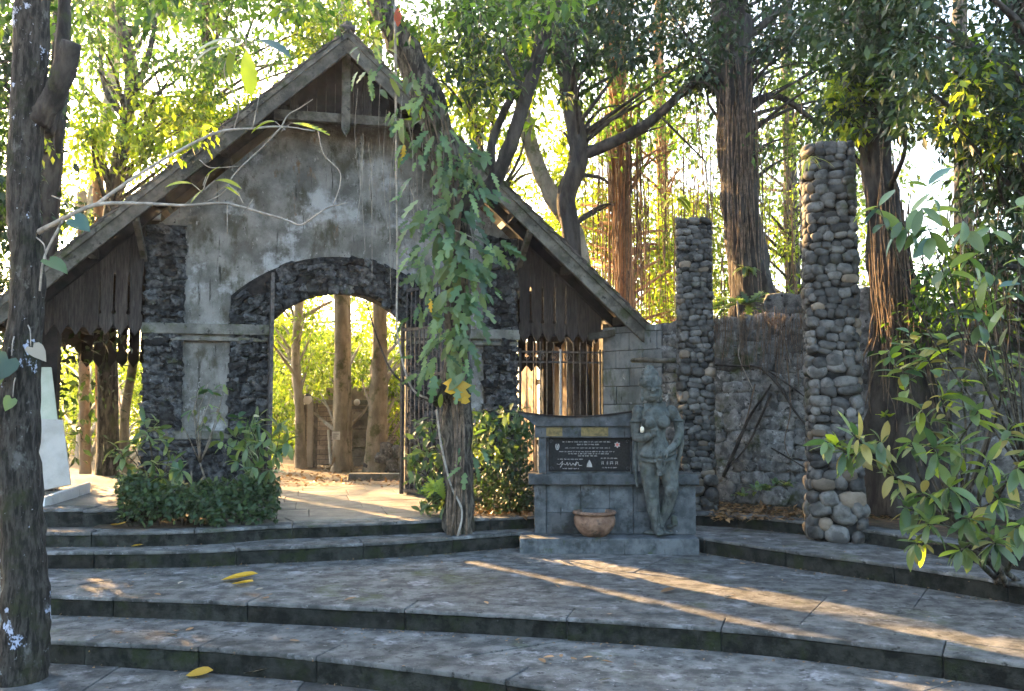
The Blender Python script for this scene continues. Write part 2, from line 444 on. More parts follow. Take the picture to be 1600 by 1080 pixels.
def resample(pl, step=None, n=None):
    P = [np.array(p) for p in smooth_path([tuple(p) for p in pl], 8)]
    d = np.concatenate([[0], np.cumsum([np.linalg.norm(P[i+1]-P[i]) for i in range(len(P)-1)])])
    if n is None: n = max(2, int(round(d[-1]/step)) + 1)
    s = np.linspace(0, d[-1], n)
    P = np.array(P)
    return np.stack([np.interp(s, d, P[:,0]), np.interp(s, d, P[:,1])], 1)

def normals(P):
    T = np.gradient(P, axis=0); T /= np.linalg.norm(T, axis=1)[:,None]
    return np.stack([-T[:,1], T[:,0]], 1)         # to the left of travel: away from the camera

def slab_piece(quad_pts, z0, z1, name, mat, parent, bevel=.008):
    """quad_pts: polygon (x, y) anticlockwise from above"""
    mb = MB(); n = len(quad_pts)
    tz = random.uniform(-.004, .004)
    A = [(p[0], p[1], z0) for p in quad_pts]
    B = [(p[0], p[1], z1 + tz) for p in quad_pts]
    fs = [tuple(range(n-1,-1,-1)), tuple(range(n, 2*n))]
    for i in range(n):
        j = (i+1) % n; fs.append((i, j, n+j, n+i))
    mb.add(A+B, fs)
    return mb.build(name, mat, parent, bevel=bevel)

def step(name, edge, back, z, drop, rows, kerb_w=.30, kerb_len=1.05, mat='tread', gap=.006):
    """a structure of kerb stones along the edge and slabs behind them up to the polyline `back`"""
    n = 97
    P = resample(edge, n=n); B = resample(back, n=n)
    N = normals(P)
    base = MB()
    # foundation under the joints
    vs = []
    inner = P + N*0.02
    for i in range(n):
        vs += [(inner[i][0], inner[i][1], z-drop), (inner[i][0], inner[i][1], z-.022), (B[i][0]+N[i][0]*.25, B[i][1]+N[i][1]*.25, z-.022)]
    fs = []
    for i in range(n-1):
        a = 3*i; b = 3*(i+1)
        fs += [(a, b, b+1, a+1), (a+1, b+1, b+2, a+2)]
    base.add(vs, fs)
    root = base.build(name, M['base'])
    tag(root, kind='structure')
    # cumulated length
    d = np.concatenate([[0], np.cumsum(np.linalg.norm(np.diff(P, axis=0), axis=1))])
    def pt(A, s): return np.array([np.interp(s, d, A[:,0]), np.interp(s, d, A[:,1])])
    K = P + N*kerb_w
    s = 0.0
    while s < d[-1]-.2:
        e = min(s + kerb_len*random.uniform(.75, 1.25), d[-1])
        m = 10
        ss = np.linspace(s+gap/2, e-gap/2, m)
        wob = [random.gauss(0,.0045) for _ in ss]
        of = random.uniform(-.006, .006)
        poly = [pt(P + N*of, q) for q in ss] + [pt(K, q) for q in ss[::-1]]
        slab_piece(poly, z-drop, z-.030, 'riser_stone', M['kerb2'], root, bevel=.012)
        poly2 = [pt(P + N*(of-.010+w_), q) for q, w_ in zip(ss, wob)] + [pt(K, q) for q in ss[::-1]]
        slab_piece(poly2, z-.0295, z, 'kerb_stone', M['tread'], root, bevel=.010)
        s = e
    if rows:
        K2 = P + N*(kerb_w+gap)
        for r in range(rows):
            s = random.uniform(-.6, 0)
            while s < d[-1]-.05:
                e = s + random.uniform(1.7, 2.9)
                a0 = max(s, 0) + gap/2; a1 = min(e, d[-1]) - gap/2
                if a1 - a0 > .05:
                    ss = np.linspace(a0, a1, 4)
                    t0 = r/rows; t1 = (r+1)/rows
                    def lp(q, t):
                        a = pt(K2, q); b = pt(B, q)
                        w = b - a; L = np.linalg.norm(w)
                        if L < 1e-6: return a
                        tt = t*L + (gap/2 if t == t0 else -gap/2)
                        return a + w/L*tt
                    L0 = np.linalg.norm(pt(B, (a0+a1)/2) - pt(K2, (a0+a1)/2))
                    if L0 / rows > .03:
                        poly = [lp(q, t0) for q in ss] + [lp(q, t1) for q in ss[::-1]]
                        slab_piece(poly, z-.06, z-.001, 'paving_slab', M[mat], root, bevel=.006)
                s = e
    return root

# kerbs: worn pale tops; riser stones carry moss and painted shade in their colour
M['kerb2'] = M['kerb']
def back_of(edge, off=.03): 
    P = resample(edge, n=97); return [Vector(p) for p in (P + normals(P)*off)]
step('lower_step', E1, back_of(E2), -.15, .17, 1)
step('terrace', E2, back_of(E3), 0.0, .17, 2)
step('upper_step', E3, back_of(E4), .15, .17, 1, kerb_w=.26)
# the landing: everything between the top kerb and the gate
E4b = back_of(E4, .26)
step('landing', E4, back_of(E4, .30), .28, .16, 0, kerb_w=.24, mat='path')
# paving in front of the camera
fr = MB()
P1 = resample(E1, n=40)
root = None
vs = [(-7.5, -4, -.312), (6, -4, -.312)] + [(p[0], p[1]+.06, -.312) for p in P1[::-1]]
root = MB().add(vs, [tuple(range(len(vs)))]).build('lower_paving', M['base']); tag(root, kind='structure')
for i in range(-5, 4):
    for j in range(0, 7):
        x0 = i*1.3 + (j % 2)*.55; y0 = j*1.05 - .9
        poly = []
        for (x, y) in ((x0, y0), (x0+1.292, y0), (x0+1.292, y0+1.042), (x0, y0+1.042)):
            yl = np.interp(x, P1[:,0], P1[:,1]) - .01
            poly.append((x, min(y, yl)))
        if poly[2][1]-poly[1][1] > .08 and poly[3][1]-poly[0][1] > .08:
            slab_piece(poly, -.37, -.30, 'paving_slab', M['tread'], root, .006)

# ------------------------------------------------------------------ gate frame of reference
TH = math.radians(13.0)
_g = gp(526, 776, .28)
G0 = Vector((_g.x, _g.y, .28))
GU = Vector((math.cos(TH), math.sin(TH), 0)); GV = Vector((-math.sin(TH), math.cos(TH), 0))
def gl(px, py, v=0.0):
    """pixel -> (u, height above world zero) on the gate's plane at depth v"""
    d = ray(px, py); n = GV
    o = G0 + GV*v
    t = (o - EYE).dot(n) / d.dot(n)
    p = EYE + d*t
    return (p - G0).dot(GU), p.z
def gw(u, v, z): return Vector((G0.x, G0.y, 0)) + GU*u + GV*v + Vector((0,0,z))

# path from the landing kerb through the gate
root = MB()
pa = gw(-1.15,-2.8,.0); 
P4 = resample(E4b, n=97)
_xa, _xb = gw(-1.25,-2.6,0).x, gw(1.25,-2.2,0).x
vs = [Vector((p[0], p[1]+.002, .262)) for p in P4 if _xa < p[0] < _xb] + [gw(1.25,1.6,.262), gw(-1.25,1.6,.262)]
root = MB().add(vs, [tuple(range(len(vs)))]).build('gate_path', M['base']); tag(root, kind='structure')
P4 = resample(E4b, n=97)
for j in range(6):
    u = -1.25
    while u < 1.2:
        w = random.uniform(.6, .95); u1 = min(u+w, 1.25)
        if 1.25-u1 < .25: u1 = 1.25
        v0 = -3.0 + j*.78; v1 = v0 + .78
        poly = []
        for (uu, vv) in ((u+.004, v0+.004), (u1-.004, v0+.004), (u1-.004, v1-.004), (u+.004, v1-.004)):
            p = gw(uu, vv, 0)
            yl = np.interp(p.x, P4[:,0], P4[:,1]) + .004
            poly.append((p.x, max(p.y, yl)))
        if poly[3][1]-poly[0][1] > .1 and poly[2][1]-poly[1][1] > .1:
            slab_piece(poly, .22, .285, 'paving_slab', M['path'], root, .006)
        u = u1
# planting beds on both sides of the path and along the right wall
def bed(name, poly, z):
    vs = [(p[0], p[1], z) for p in poly]
    o = MB().add(vs, [tuple(range(len(vs)))]).build(name, M['earth_dark']); tag(o, kind='structure')
i_l = [p for p in P4 if -4.1 < p[0] < gw(-1.27,-2.8,0).x]
bed('planting_bed', [tuple(p) for p in i_l] + [tuple(gw(-1.26,0,0).xy), tuple(gw(-2.4,.02,0).xy)], .275)
i_r = [p for p in P4 if p[0] > gw(1.27,-2.4,0).x and p[1] > 3.6]
bed('planting_bed', [tuple(gw(1.26,0,0).xy)] + [tuple(gw(1.26,-2.35,0).xy)] + [tuple(p) for p in i_r] + [(7.5,7.0),(5.5,9.2),(4.3,9.9),(3.0,10.8),(1.9,11.6),(1.3,12.6)], .277)
# floor of the left bay with its own step
lf = MB()
q = [gp(40,797,.42).xy, gp(196,795,.42).xy]
lb = empty('bay_floor'); COL.objects.unlink(lb); bpy.data.objects.remove(lb)
rb = MB().prism([(-7.5, q[0].y+.05), (q[1].x+.02, q[1].y+.05), (gw(-2.42,.3,0).x, gw(-2.42,.3,0).y), (gw(-2.3,3.2,0).x, gw(-2.3,3.2,0).y), (-7.5, 14.0)], .2, .39, 'z').build('bay_floor', M['base']); tag(rb, kind='structure')
x = -7.4
while x < q[1].x - .1:
    x1 = min(x + random.uniform(.8, 1.2), q[1].x)
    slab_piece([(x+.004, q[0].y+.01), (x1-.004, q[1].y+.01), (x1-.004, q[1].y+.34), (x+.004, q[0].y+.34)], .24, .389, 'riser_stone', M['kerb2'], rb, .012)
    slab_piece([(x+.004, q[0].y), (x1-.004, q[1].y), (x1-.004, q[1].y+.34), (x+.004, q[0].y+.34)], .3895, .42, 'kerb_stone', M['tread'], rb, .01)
    slab_piece([(x+.004, q[0].y+.345), (x1-.004, q[1].y+.345), (x1-.004, 10.2), (x+.004, 10.2)], .36, .419, 'paving_slab', M['path'], rb, .006)
    slab_piece([(x+.004, 10.21), (x1-.004, 10.21), (x1-.25, 11.6), (x+.004, 11.6)], .36, .418, 'paving_slab', M['path'], rb, .006)
    x = x1

# ------------------------------------------------------------------ right hand wall and the bank behind it
WL = [Vector((1.27,12.3)), Vector((1.97,11.65)), Vector((3.0,10.6)), Vector((4.3,9.75)), Vector((6.4,8.2)), Vector((8.5,6.0))]
WTOP = 2.52
def wall_seg(a, b, off=0.0, z=0.0):
    d = (b-a).normalized(); n = Vector((d.y, -d.x))
    if n.dot(Vector((0,0))-a) < 0: n = -n
    return d, n
# smooth block wall between gatehouse and first pillar
bw = empty('block_wall', (WL[0].x, WL[0].y, .27), 0, 'blue grey block wall between the gatehouse and the first cobble pillar', 'wall')
inv = Matrix.Translation((-WL[0].x, -WL[0].y, -.27))
d, n = wall_seg(WL[0], WL[1]); a = WL[0]; b = WL[1]
def vpiece(a, b, z0, z1, n, t0, t1, name, mat, parent, inv, bevel=.01):
    A = Vector((a.x, a.y, 0)); B = Vector((b.x, b.y, 0)); nn = Vector((n.x, n.y, 0))
    vs = [A+nn*t0, B+nn*t0, B+nn*t1, A+nn*t1]
    vs = [inv @ (v+Vector((0,0,z0))) for v in vs] + [inv @ (v+Vector((0,0,z1))) for v in vs]
    return MB().add(vs, [(3,2,1,0),(4,5,6,7),(0,1,5,4),(1,2,6,5),(2,3,7,6),(3,0,4,7)]).build(name, mat, parent, bevel=bevel)
vpiece(a, b, .2, WTOP-.02, n, -.25, 0, 'core', M['base'], bw, inv, 0)
L = (b-a).length
z = .27; row = 0
while z < WTOP - .05:
    h = min(.24, WTOP - z)
    s = 0.0 - (row % 2)*.22
    while s < L - .01:
        s1 = min(s + .44, L); s0 = max(s, 0)
        if s1 - s0 > .05:
            vpiece(a + d*(s0+.004), a + d*(s1-.004), z+.004, z+h-.004, n, .001, .03+random.uniform(0,.008), 'block', M['block'], bw, inv, .008)
        s += .44
    z += h; row += 1
# rough retaining wall behind the pillars
rw = empty('retaining_wall', (3.0, 10.6, .27), 0, 'dark rough stone retaining wall overgrown with roots, behind the two cobble pillars', 'wall')
inv = Matrix.Translation((-3.0, -10.6, -.27))
specs = []
for k in range(1, 5):
    a = WL[k]; b = WL[k+1]; d, n = wall_seg(a, b)
    vpiece(a - d*.05, b + d*.05, .1, WTOP-.03, n, -.3, 0, 'core', M['rough_wall'], rw, inv, 0)
    if k > 3: continue
    ang = math.atan2(d.y, d.x); L = (b-a).length
    z = .3
    while z < WTOP:
        h = random.uniform(.12, .24); s = random.uniform(-.1, .05)
        while s < L:
            w = random.uniform(.16, .42)
            c = a + d*(s+w/2) + n*random.uniform(-.015, .005)
            c3 = inv @ Vector((c.x, c.y, z+h/2))
            specs.append((c3, (random.uniform(-.1,.1), random.uniform(-.12,.12), ang+random.uniform(-.1,.1)), (w*1.10, random.uniform(.06,.10), h*1.14), -(w*h)*(3 if c.x < 3.6 else 1)))
            s += w
        z += h
RW = [stone_mesh('wall_stone', M['rough_wall'], 140+i, .55, .2, 3, True) for i in range(8)]
scatter_stones(rw, specs, RW, M['rough_wall'], 280)
# earth bank held by the wall
bv = []; bf = []
rows_ = 14; cols_ = 40
for j in range(rows_):
    for i in range(cols_):
        t = i/(cols_-1)
        s = t*(len(WL)-1); k = min(int(s), len(WL)-2); fr_ = s-k
        p = WL[k].lerp(WL[k+1], fr_)
        out = Vector((.55, .84)).normalized()
        dist = .12 + (j/(rows_-1))**2*70
        q2 = p + out*dist + Vector((1,0))*(t*dist*.7) - Vector((1,-.1))*((1-t)*dist*.25)
        z = WTOP - .06 + min(dist*.05, .8) + .12*mnoise.noise(Vector((q2.x*.8, q2.y*.8, 0)))*min(1, dist)
        bv.append((q2.x, q2.y, z))
for j in range(rows_-1):
    for i in range(cols_-1):
        bf.append((j*cols_+i, j*cols_+i+1, (j+1)*cols_+i+1, (j+1)*cols_+i))
bk = MB().add(bv, bf).build('earth_bank', M['earth_dark'], smooth=True); tag(bk, kind='structure')
# left end of the bank: earth face beside the gatehouse
vs = []
for j in range(rows_):
    x_, y_, z_ = bv[j*cols_]
    vs += [(x_, y_, 0.0), (x_, y_, z_)]
MB().add(vs, [(2*j, 2*j+2, 2*j+3, 2*j+1) for j in range(rows_-1)]).build('bank_side', M['earth_dark'], bk)

# ------------------------------------------------------------------ gatehouse
GH = empty('gatehouse', (G0.x, G0.y, 0), TH, 'arched stone and plaster gatehouse with a steep gabled roof and brown side boards', 'gatehouse')
ZF = .28
uL, zBandT = gl(222, 506); uR, _ = gl(803, 513)
UO = (uR - uL)/2                                  # half width of the masonry
u_pl0 = abs(gl(284, 600)[0]); u_pl1 = abs(gl(358, 600)[0])
AW = .90                                          # half width of the opening
z_in = gl(526, 456)[1]; z_ex = gl(526, 402)[1]
R_in = 1.13; c_in = z_in - R_in
R_ex = 1.95; c_ex = z_ex - R_ex
def zin(u): return c_in + math.sqrt(max(R_in**2 - u*u, 0))
def zex(u): return c_ex + math.sqrt(max(R_ex**2 - u*u, 0))
VO = -.75                                         # front of the roof overhang
ua, za = gl(537, 44, VO)
uLl, zLl = gl(70, 410, VO); uRr, zRr = gl(1008, 500, VO)
SLP = ((za - zLl)/(ua - uLl) + (za - zRr)/(uRr - ua))/2
UE = uRr - ua + .02                               # half span of the roof
ua = 0.03
def zroof(u): return za - SLP*abs(u - ua)          # top of the roof at u
print('gate', G0, 'UO', UO, 'pl', u_pl0, u_pl1, 'z_in', z_in, 'z_ex', z_ex, 'apex', za, 'slope', SLP, 'UE', UE, 'band', zBandT)
def zw(u): return zroof(u) - .34
TW = .30
# plaster wall with the arched opening
arc = [(AW*math.cos(t), 0) for t in ()]
aa = [(-AW + 2*AW*k/24) for k in range(25)]
outline = [(-UO+.02, ZF-.1), (-AW-.004, ZF-.1)] + [(u*1.0, zin(u)+.004) for u in aa] + [(AW+.004, ZF-.1), (UO-.02, ZF-.1), (UO-.02, zw(UO)), (ua, zw(ua)), (-UO+.02, zw(-UO))]
MB().prism(outline, 0, TW).build('plaster_wall', M['plaster'], GH)
zcap = gl(250, 352)[1]
# mortar beds of the stone facing
for s in (-1, 1):
    p = [(s*u_pl0, ZF-.05), (s*UO, ZF-.05), (s*UO, zcap), (s*u_pl0, zcap)]
    if s < 0: p = [p[1], p[0], p[3], p[2]]
    MB().prism(p, -.035, TW+.01).build('pilaster', M['mortar'], GH)
    p = [(s*AW, ZF-.05), (s*u_pl1, ZF-.05), (s*u_pl1, zex(u_pl1)), (s*AW, zin(AW)+.02)]
    if s < 0: p = [p[1], p[0], p[3], p[2]]
    MB().prism(p, -.035, TW+.01).build('pilaster', M['mortar'], GH)
ring = [(u, zin(u)) for u in aa] 
ext = [(u_pl1*(1-2*k/24), zex(u_pl1*(1-2*k/24))) for k in range(25)]
MB().prism([(-u_pl1, zex(u_pl1)-.3)] + ring + [(u_pl1, zex(u_pl1)-.3)] + ext, -.03, TW+.012).build('arch_ring', M['mortar'], GH)
specs = []
def rub(u0, u1, z0, z1, test=None, hmin=.05, hmax=.105):
    z = z0
    while z < z1:
        h = min(random.uniform(hmin, hmax), z1 - z + .02); u = u0 + random.uniform(-.02, .03)
        while u < u1 - .02:
            w = random.uniform(.07, .21)
            if u + w > u1 + .01: w = u1 - u + .005
            c = (u+w/2, z+h/2+random.gauss(0,.012))
            if w > .03 and (test is None or test(*c)):
                rot = 0.0
                if test is not None and c[1] > c_in + R_in*.72: rot = -math.atan2(c[0], c[1]-c_in)*.8
                specs.append(((c[0], -.035-random.uniform(.0,.018), c[1]), (random.uniform(-.3,.3), -rot+random.gauss(0,.22), random.uniform(-.3,.3)),
                              (w*1.12, random.uniform(.05,.12), h*random.uniform(.95,1.5))))
            u += w
        z += h
for s in (-1, 1):
    a, b = sorted((s*u_pl0, s*UO)); rub(a, b, ZF, zcap)
    a, b = sorted((s*AW, s*u_pl1)); rub(a, b, ZF, zex(u_pl1), lambda u, z: z < zex(u)-.03 and (abs(u) > AW+.02))
rub(-AW, AW, zin(AW)-.02, z_ex, lambda u, z: zin(u)+.02 < z < zex(u)-.02, .06, .11)
# jamb and soffit stones inside the opening
for s in (-1, 1):
    z = ZF
    while z < zin(AW):
        h = random.uniform(.06, .11); v = .0
        while v < TW:
            w = random.uniform(.08, .2)
            specs.append(((s*(AW+.035), v+w/2, z+h/2), (0, random.uniform(-.1,.1), random.uniform(-.1,.1)), (.06, w, h*1.02), -w*h*.5))
            v += w
        z += h
# plinth of coarse stone below the low band
zlow = gl(320, 684)[1]
for s in (-1, 1):
    a, b = sorted((s*u_pl1, s*u_pl0)); rub(a, b, ZF, zlow-.04)
scatter_stones(GH, specs, RUB, M['rubble_infill'], 295)
# stone bands
def band(u0, u1, z0, z1, out, name='stone_band'):
    return MB().box(u0, u1, -out, TW+.03, z0, z1).build(name, M['band'], GH, bevel=.012)
zb1 = gl(300, 523)[1]; zb2 = gl(300, 526)[1]; zb3 = gl(300, 533)[1]
for s in (-1, 1):
    a, b = sorted((s*(AW-.03 if s < 0 else AW-.03), s*(UO+.03)))
    band(a, b, zb1, zBandT+.01, .11); band(a+.02, b-.02, zb3, zb2-.008, .085); band(a+.03, b-.03, zb2-.012, zb1+.004, .06, 'shadow_joint')
    band(a+.05, b-.02, zlow-.02, zlow+.09, .075)
# flood light on the left pilaster
fl = MB().box(-.07,.07,-.06,.03,-.055,.055).build('flood_light', M['lamp_box'], GH, bevel=.008)
uu, zz = gl(244, 340); fl.location = (uu, -.1, zz)
MB().box(-.05,.05,-.066,-.058,-.035,.035).build('lens', M['iron_pale'], fl)
MB().box(-.012,.012,-.03,.16,.05,.075).build('bracket', M['iron'], fl)

# roof: two slabs, bargeboards, verge tiles
VB = 3.4
for s in (-1, 1):
    up = [(ua, za-.05), (ua + s*UE, za - SLP*UE - .05)]
    dn = [(ua + s*UE, za - SLP*UE - .13), (ua, za-.13)]
    poly = up + dn if s < 0 else [up[0]] + [dn[1], dn[0]] + [up[1]]
    MB().prism(poly, VO+.05, VB).build('roof_deck', M['wood_black'], GH)
    bl = MB().beam((ua + s*.0, VO, za-.16), (ua + s*(UE+.02), VO, za-.16-SLP*(UE+.02)), .045, .24, (0, 0, 1)).build('bargeboard', M['wood_grey'], GH, bevel=.006)
    MB().beam((ua, VO-.03, za-.085), (ua + s*(UE+.03), VO-.03, za-.085-SLP*(UE+.03)), .03, .07, (0, 0, 1)).build('verge_batten', M['wood_grey'], GH, bevel=.004)
    MB().beam((ua, VB, za-.16), (ua + s*UE, VB, za-.16-SLP*UE), .045, .24, (0, 0, 1)).build('bargeboard', M['wood_grey'], GH)
    # rafters and purlins below the overhang
    for k in range(1, 6):
        uu = ua + s*UE*k/5.4
        MB().box(uu-.05, uu+.05, VO+.03, VB-.05, zroof(uu)-.24, zroof(uu)-.135).build('purlin', M['wood_dark'], GH)
    MB().beam((ua + s*.15, -.2, za-.22-SLP*.15), (ua + s*UE*.98, -.2, za-.22-SLP*UE*.98), .07, .11).build('rafter', M['wood_black'], GH)
    # roof tiles course by course along the verge (the rest of each course is one part)
    tmesh = MB().box(-.13,.13,-.12,.12,-.012,.012).build('tile_pattern', M['tile'], bevel=.005)
    tme = tmesh.data; bpy.data.objects.remove(tmesh)
    lenS = UE*math.sqrt(1+SLP*SLP); nC = int(lenS/.2); ang = math.atan(SLP)
    rest = MB()
    for k in range(nC+1):
        dd = (k+.4)*.2
        cu = ua + s*dd*math.cos(ang); cz = za - .028 - dd*math.sin(ang)
        for j in range(18):
            vv = VO + .06 + j*.235
            if vv > VB: break
            m4 = Matrix.Translation((cu, vv, cz)) @ Matrix.Rotation(s*(ang-.10)+random.uniform(-.03,.03), 4, 'Y') @ Matrix.Rotation(random.uniform(-.04,.04), 4, 'Z')
            if j == 0:
                place('roof_tile', tme, m4, GH)
            else:
                rest.add([m4 @ Vector(c) for c in ((-.13,-.115,0),(.13,-.115,0),(.13,.115,0),(-.13,.115,0))], [(0,1,2,3)])
    tag(rest.build('roof_tiling', M['tile'], GH), kind='stuff')
MB().box(ua-.10, ua+.10, VO-.02, VB, za-.02, za+.05).build('ridge_cap', M['tile'], GH, bevel=.03)
MB().tube([(ua, VO+.08, za+.02), (ua, VO+.08, za+.11)], [.07, .06], 4).build('ridge_finial', M['wood_grey'], GH)

# gable: tie beam, king post and vertical boards
ut0, zt = gl(405, 182, -.42); ut1, zt1 = gl(668, 192, -.42)
zt = (zt+zt1)/2
halfT = (za - .3 - zt)/SLP
MB().box(ua-halfT-.05, ua+halfT+.05, -.47, -.38, zt-.06, zt+.06).build('tie_beam', M['wood_grey'], GH, bevel=.006)
uk, zk = gl(535, 210, -.47)
kp = [(-.055, zt-.16), (0, zt-.26), (.055, zt-.16), (.055, za-.2), (-.055, za-.2)]
MB().prism([(ua+p[0], p[1]) for p in kp], -.535, -.475).build('king_post', M['wood_grey'], GH, bevel=.005)
ub = ua - halfT - .1
while ub < ua + halfT + .1:
    w = .115
    c = ub + w/2
    if zroof(c) - .3 > zt:
        MB().prism([(ub+.003, zt-.05), (ub+w-.003, zt-.05), (ub+w-.003, max(zroof(ub+w)-.2, zt-.04)), (ub+.003, max(zroof(ub)-.2, zt-.04))], -.37, -.345).build('gable_board', M['wood_black'] if int(ub*50) % 3 else M['wood_dark'], GH)
    ub += w
# small struts under the overhang
for (u_, s_) in ((-UO-.02, -1), (UO+.02, 1)):
    zz = zroof(u_) - .28
    MB().beam((u_, .05, zz-.45), (u_ + s_*.0, VO+.05, zz-.02), .07, .08).build('bracket', M['wood_grey'], GH, bevel=.005)

# side boards with slots and pointed ends
_, zz0 = gl(150, 430, -.08); _, zz1 = gl(150, 488, -.08); _, zbot = gl(150, 524, -.08); _, znot = gl(150, 507, -.08)
def slot_board(u0, w, ztop0, ztop1, v0, v1, zs0, zs1, zn, zb, mat, slot=True):
    e = .003; h = .012 if slot else .0
    c = u0 + w/2
    L = [(u0+e, zn), (c, zb), (u0+w-e, zn)]
    right = [(u0+w-e, zs1-.025), (u0+w-e-h-.012, zs1-.01), (u0+w-e-h-.012, zs1+.012), (u0+w-e-h, zs1+.03), (u0+w-e-h, zs0), (u0+w-e, zs0+.03), (u0+w-e, ztop1)] if slot and min(ztop0, ztop1) > zs0+.06 else [(u0+w-e, ztop1)]
    left = [(u0+e, ztop0), (u0+e, zs0+.03), (u0+e+h, zs0), (u0+e+h, zs1+.03), (u0+e+h+.012, zs1+.012), (u0+e+h+.012, zs1-.01), (u0+e, zs1-.025)] if slot and min(ztop0, ztop1) > zs0+.06 else [(u0+e, ztop0)]
    return MB().prism(L + right + left, v0, v1).build('side_board', mat, GH)
BWD = .168
for s in (-1, 1):
    for k in range(8):
        u0 = UO + .01 + k*BWD
        u0 = u0 if s > 0 else -u0 - BWD
        t0 = zroof(u0) - .26; t1 = zroof(u0+BWD) - .26
        if min(t0, t1) < zz1 - .02: continue
        dz = random.uniform(-.008,.008)
        slot_board(u0, BWD, t0, t1, -.11+random.uniform(-.004,.004), -.085, zz0, zz1, znot+dz, zbot+dz, M['wood_dark'])
    # far side of the gatehouse, the same boards lower down
    for k in range(9):
        u0 = UO - .1 + k*BWD
        u0 = u0 if s > 0 else -u0 - BWD
        t0 = zroof(u0) - .2; t1 = zroof(u0+BWD) - .2
        if min(t0, t1) < 2.3: continue
        slot_board(u0, BWD, t0, t1, VB-.35, VB-.325, 2.62, 2.32, 2.16, 2.05, M['wood_black'])
    # posts of the side bays
    up_ = s*(UO+1.05) if s < 0 else UO + 1.30
    MB().box(up_-.08, up_+.08, -.07, .1, .25, zroof(up_)-.25).build('bay_post', M['wood_black'] if s < 0 else M['wood_grey'], GH, bevel=.008)
    if s > 0: MB().box(s*(UO+1.25)-.09, s*(UO+1.25)+.09, VB-.5, VB-.3, .25, zroof(UO+1.25)-.25).build('bay_post', M['wood_black'], GH, bevel=.008)
    a, b = sorted((s*(UO+.0), s*(UO+1.35)))
    MB().box(a, b, -.08, -.02, zbot+.10, zbot+.20).build('bay_beam', M['wood_black'], GH)
# short tail beam at the right eave
uu, zz = gl(950, 522, -.3)
MB().beam((uu-.28, -.3, zz-.05), (uu+.32, -.35, zz+.06), .09, .09).build('eave_beam', M['wood_grey'], GH, bevel=.006)

# ------------------------------------------------------------------ iron gate leaves
def gate_leaf(hinge_u, ang, label, w=.80, mir=1):
    base = gw(hinge_u, -.03, .30)
    r = empty('iron_gate_leaf', base, TH + ang, label, 'gate', 'pair of iron gate leaves in the arch')
    H = 2.72
    bar = MB().tube([(0,0,0),(0,0,H)], .011, 6).build('bar', M['iron'], r); bme = bar.data
    bpy.data.objects.remove(bar)
    n = 9
    MB().box(-.02,.02,-.02,.02,0,H+.02).build('stile', M['iron'], r)
    MB().box(w-.02,w+.02,-.02,.02,0,H+.02).build('stile', M['iron'], r)
    for z in (.05, .75, 1.55, 2.15, H-.05):
        MB().box(0.02,w-.02,-.012,.012,z-.018,z+.018).build('rail', M['iron'], r)
    for k in range(1, n):
        place('bar', bme, Matrix.Translation((w*k/n, 0, .02)), r)
    for k in range(3):
        c = (w*(k+.5)/3, 0, 1.85)
        pts = [(c[0] + .07*math.cos(t)*(1-t/16), 0, c[2] + .11*math.sin(t)*(1-t/16)) for t in np.linspace(0, 9, 26)]
        MB().tube(pts, .007, 5).build('scroll', M['iron'], r)
    return r
gate_leaf(-AW+.03, math.radians(-86), 'open iron gate leaf folded back at the left jamb of the arch, seen edge-on')
gate_leaf(AW-.07, math.radians(-58), 'open barred iron gate leaf at the right jamb of the arch, beside the vine-covered tree')

# iron fence and plank screen in the right bay
fe = empty('iron_fence', gw(UO+.02, -.02, .29), TH, 'thin iron fence with scrolled top under the right side boards', 'fence')
LF = 1.2; HF = gl(870, 548)[1] - .29
for z in (.12, HF-.16, HF-.02):
    MB().box(0, LF, -.012, .012, z-.012, z+.012).build('rail', M['iron'], fe)
for k in range(13):
    x = .03 + k*(LF-.06)/12
    thick = k in (0, 6, 12)
    MB().tube([(x,0,0),(x,0,HF+(.12 if not thick else .02))], .018 if thick else .008, 6).build('bar', M['iron_pale'] if k == 6 else M['iron'], fe)
for k in range(6):
    x = .13 + k*(LF-.06)/6
    pts = [(x + .055*math.cos(t)*(1-t/14), -.012, HF-.09 + .055*math.sin(t)*(1-t/14)) for t in np.linspace(0, 9, 24)]
    MB().tube(pts, .006, 5).build('scroll', M['iron'], fe)
A = Vector((.14, 17.6)); B = Vector((1.42, 12.75))
d, n = wall_seg(A, B)
ps = empty('plank_screen', (A.x, A.y, .26), math.atan2(d.y, d.x), 'pale upright plank screen catching the sun behind the iron fence', 'fence')
L = (B-A).length; x = 0; k = 0
while x < L:
    w = random.uniform(.34, .44)
    if k not in (3, 9):
        top = random.uniform(1.95, 2.2) + .35*(1-x/L)
        poly = [(x+.006, 0), (x+w-.006, 0), (x+w-.006, top-random.uniform(0,.06)), (x+w*.5, top+random.uniform(0,.04)), (x+.006, top-random.uniform(0,.06))]
        o = MB().prism(poly, -.015, .015).build('plank', M['plank'], ps); o.rotation_euler = (random.uniform(-.02,.02), random.uniform(-.012,.012), 0)
    x += w; k += 1
for z in (.5, 1.6): MB().box(0, L, .017, .06, z, z+.09).build('rail', M['wood_dark'], ps)
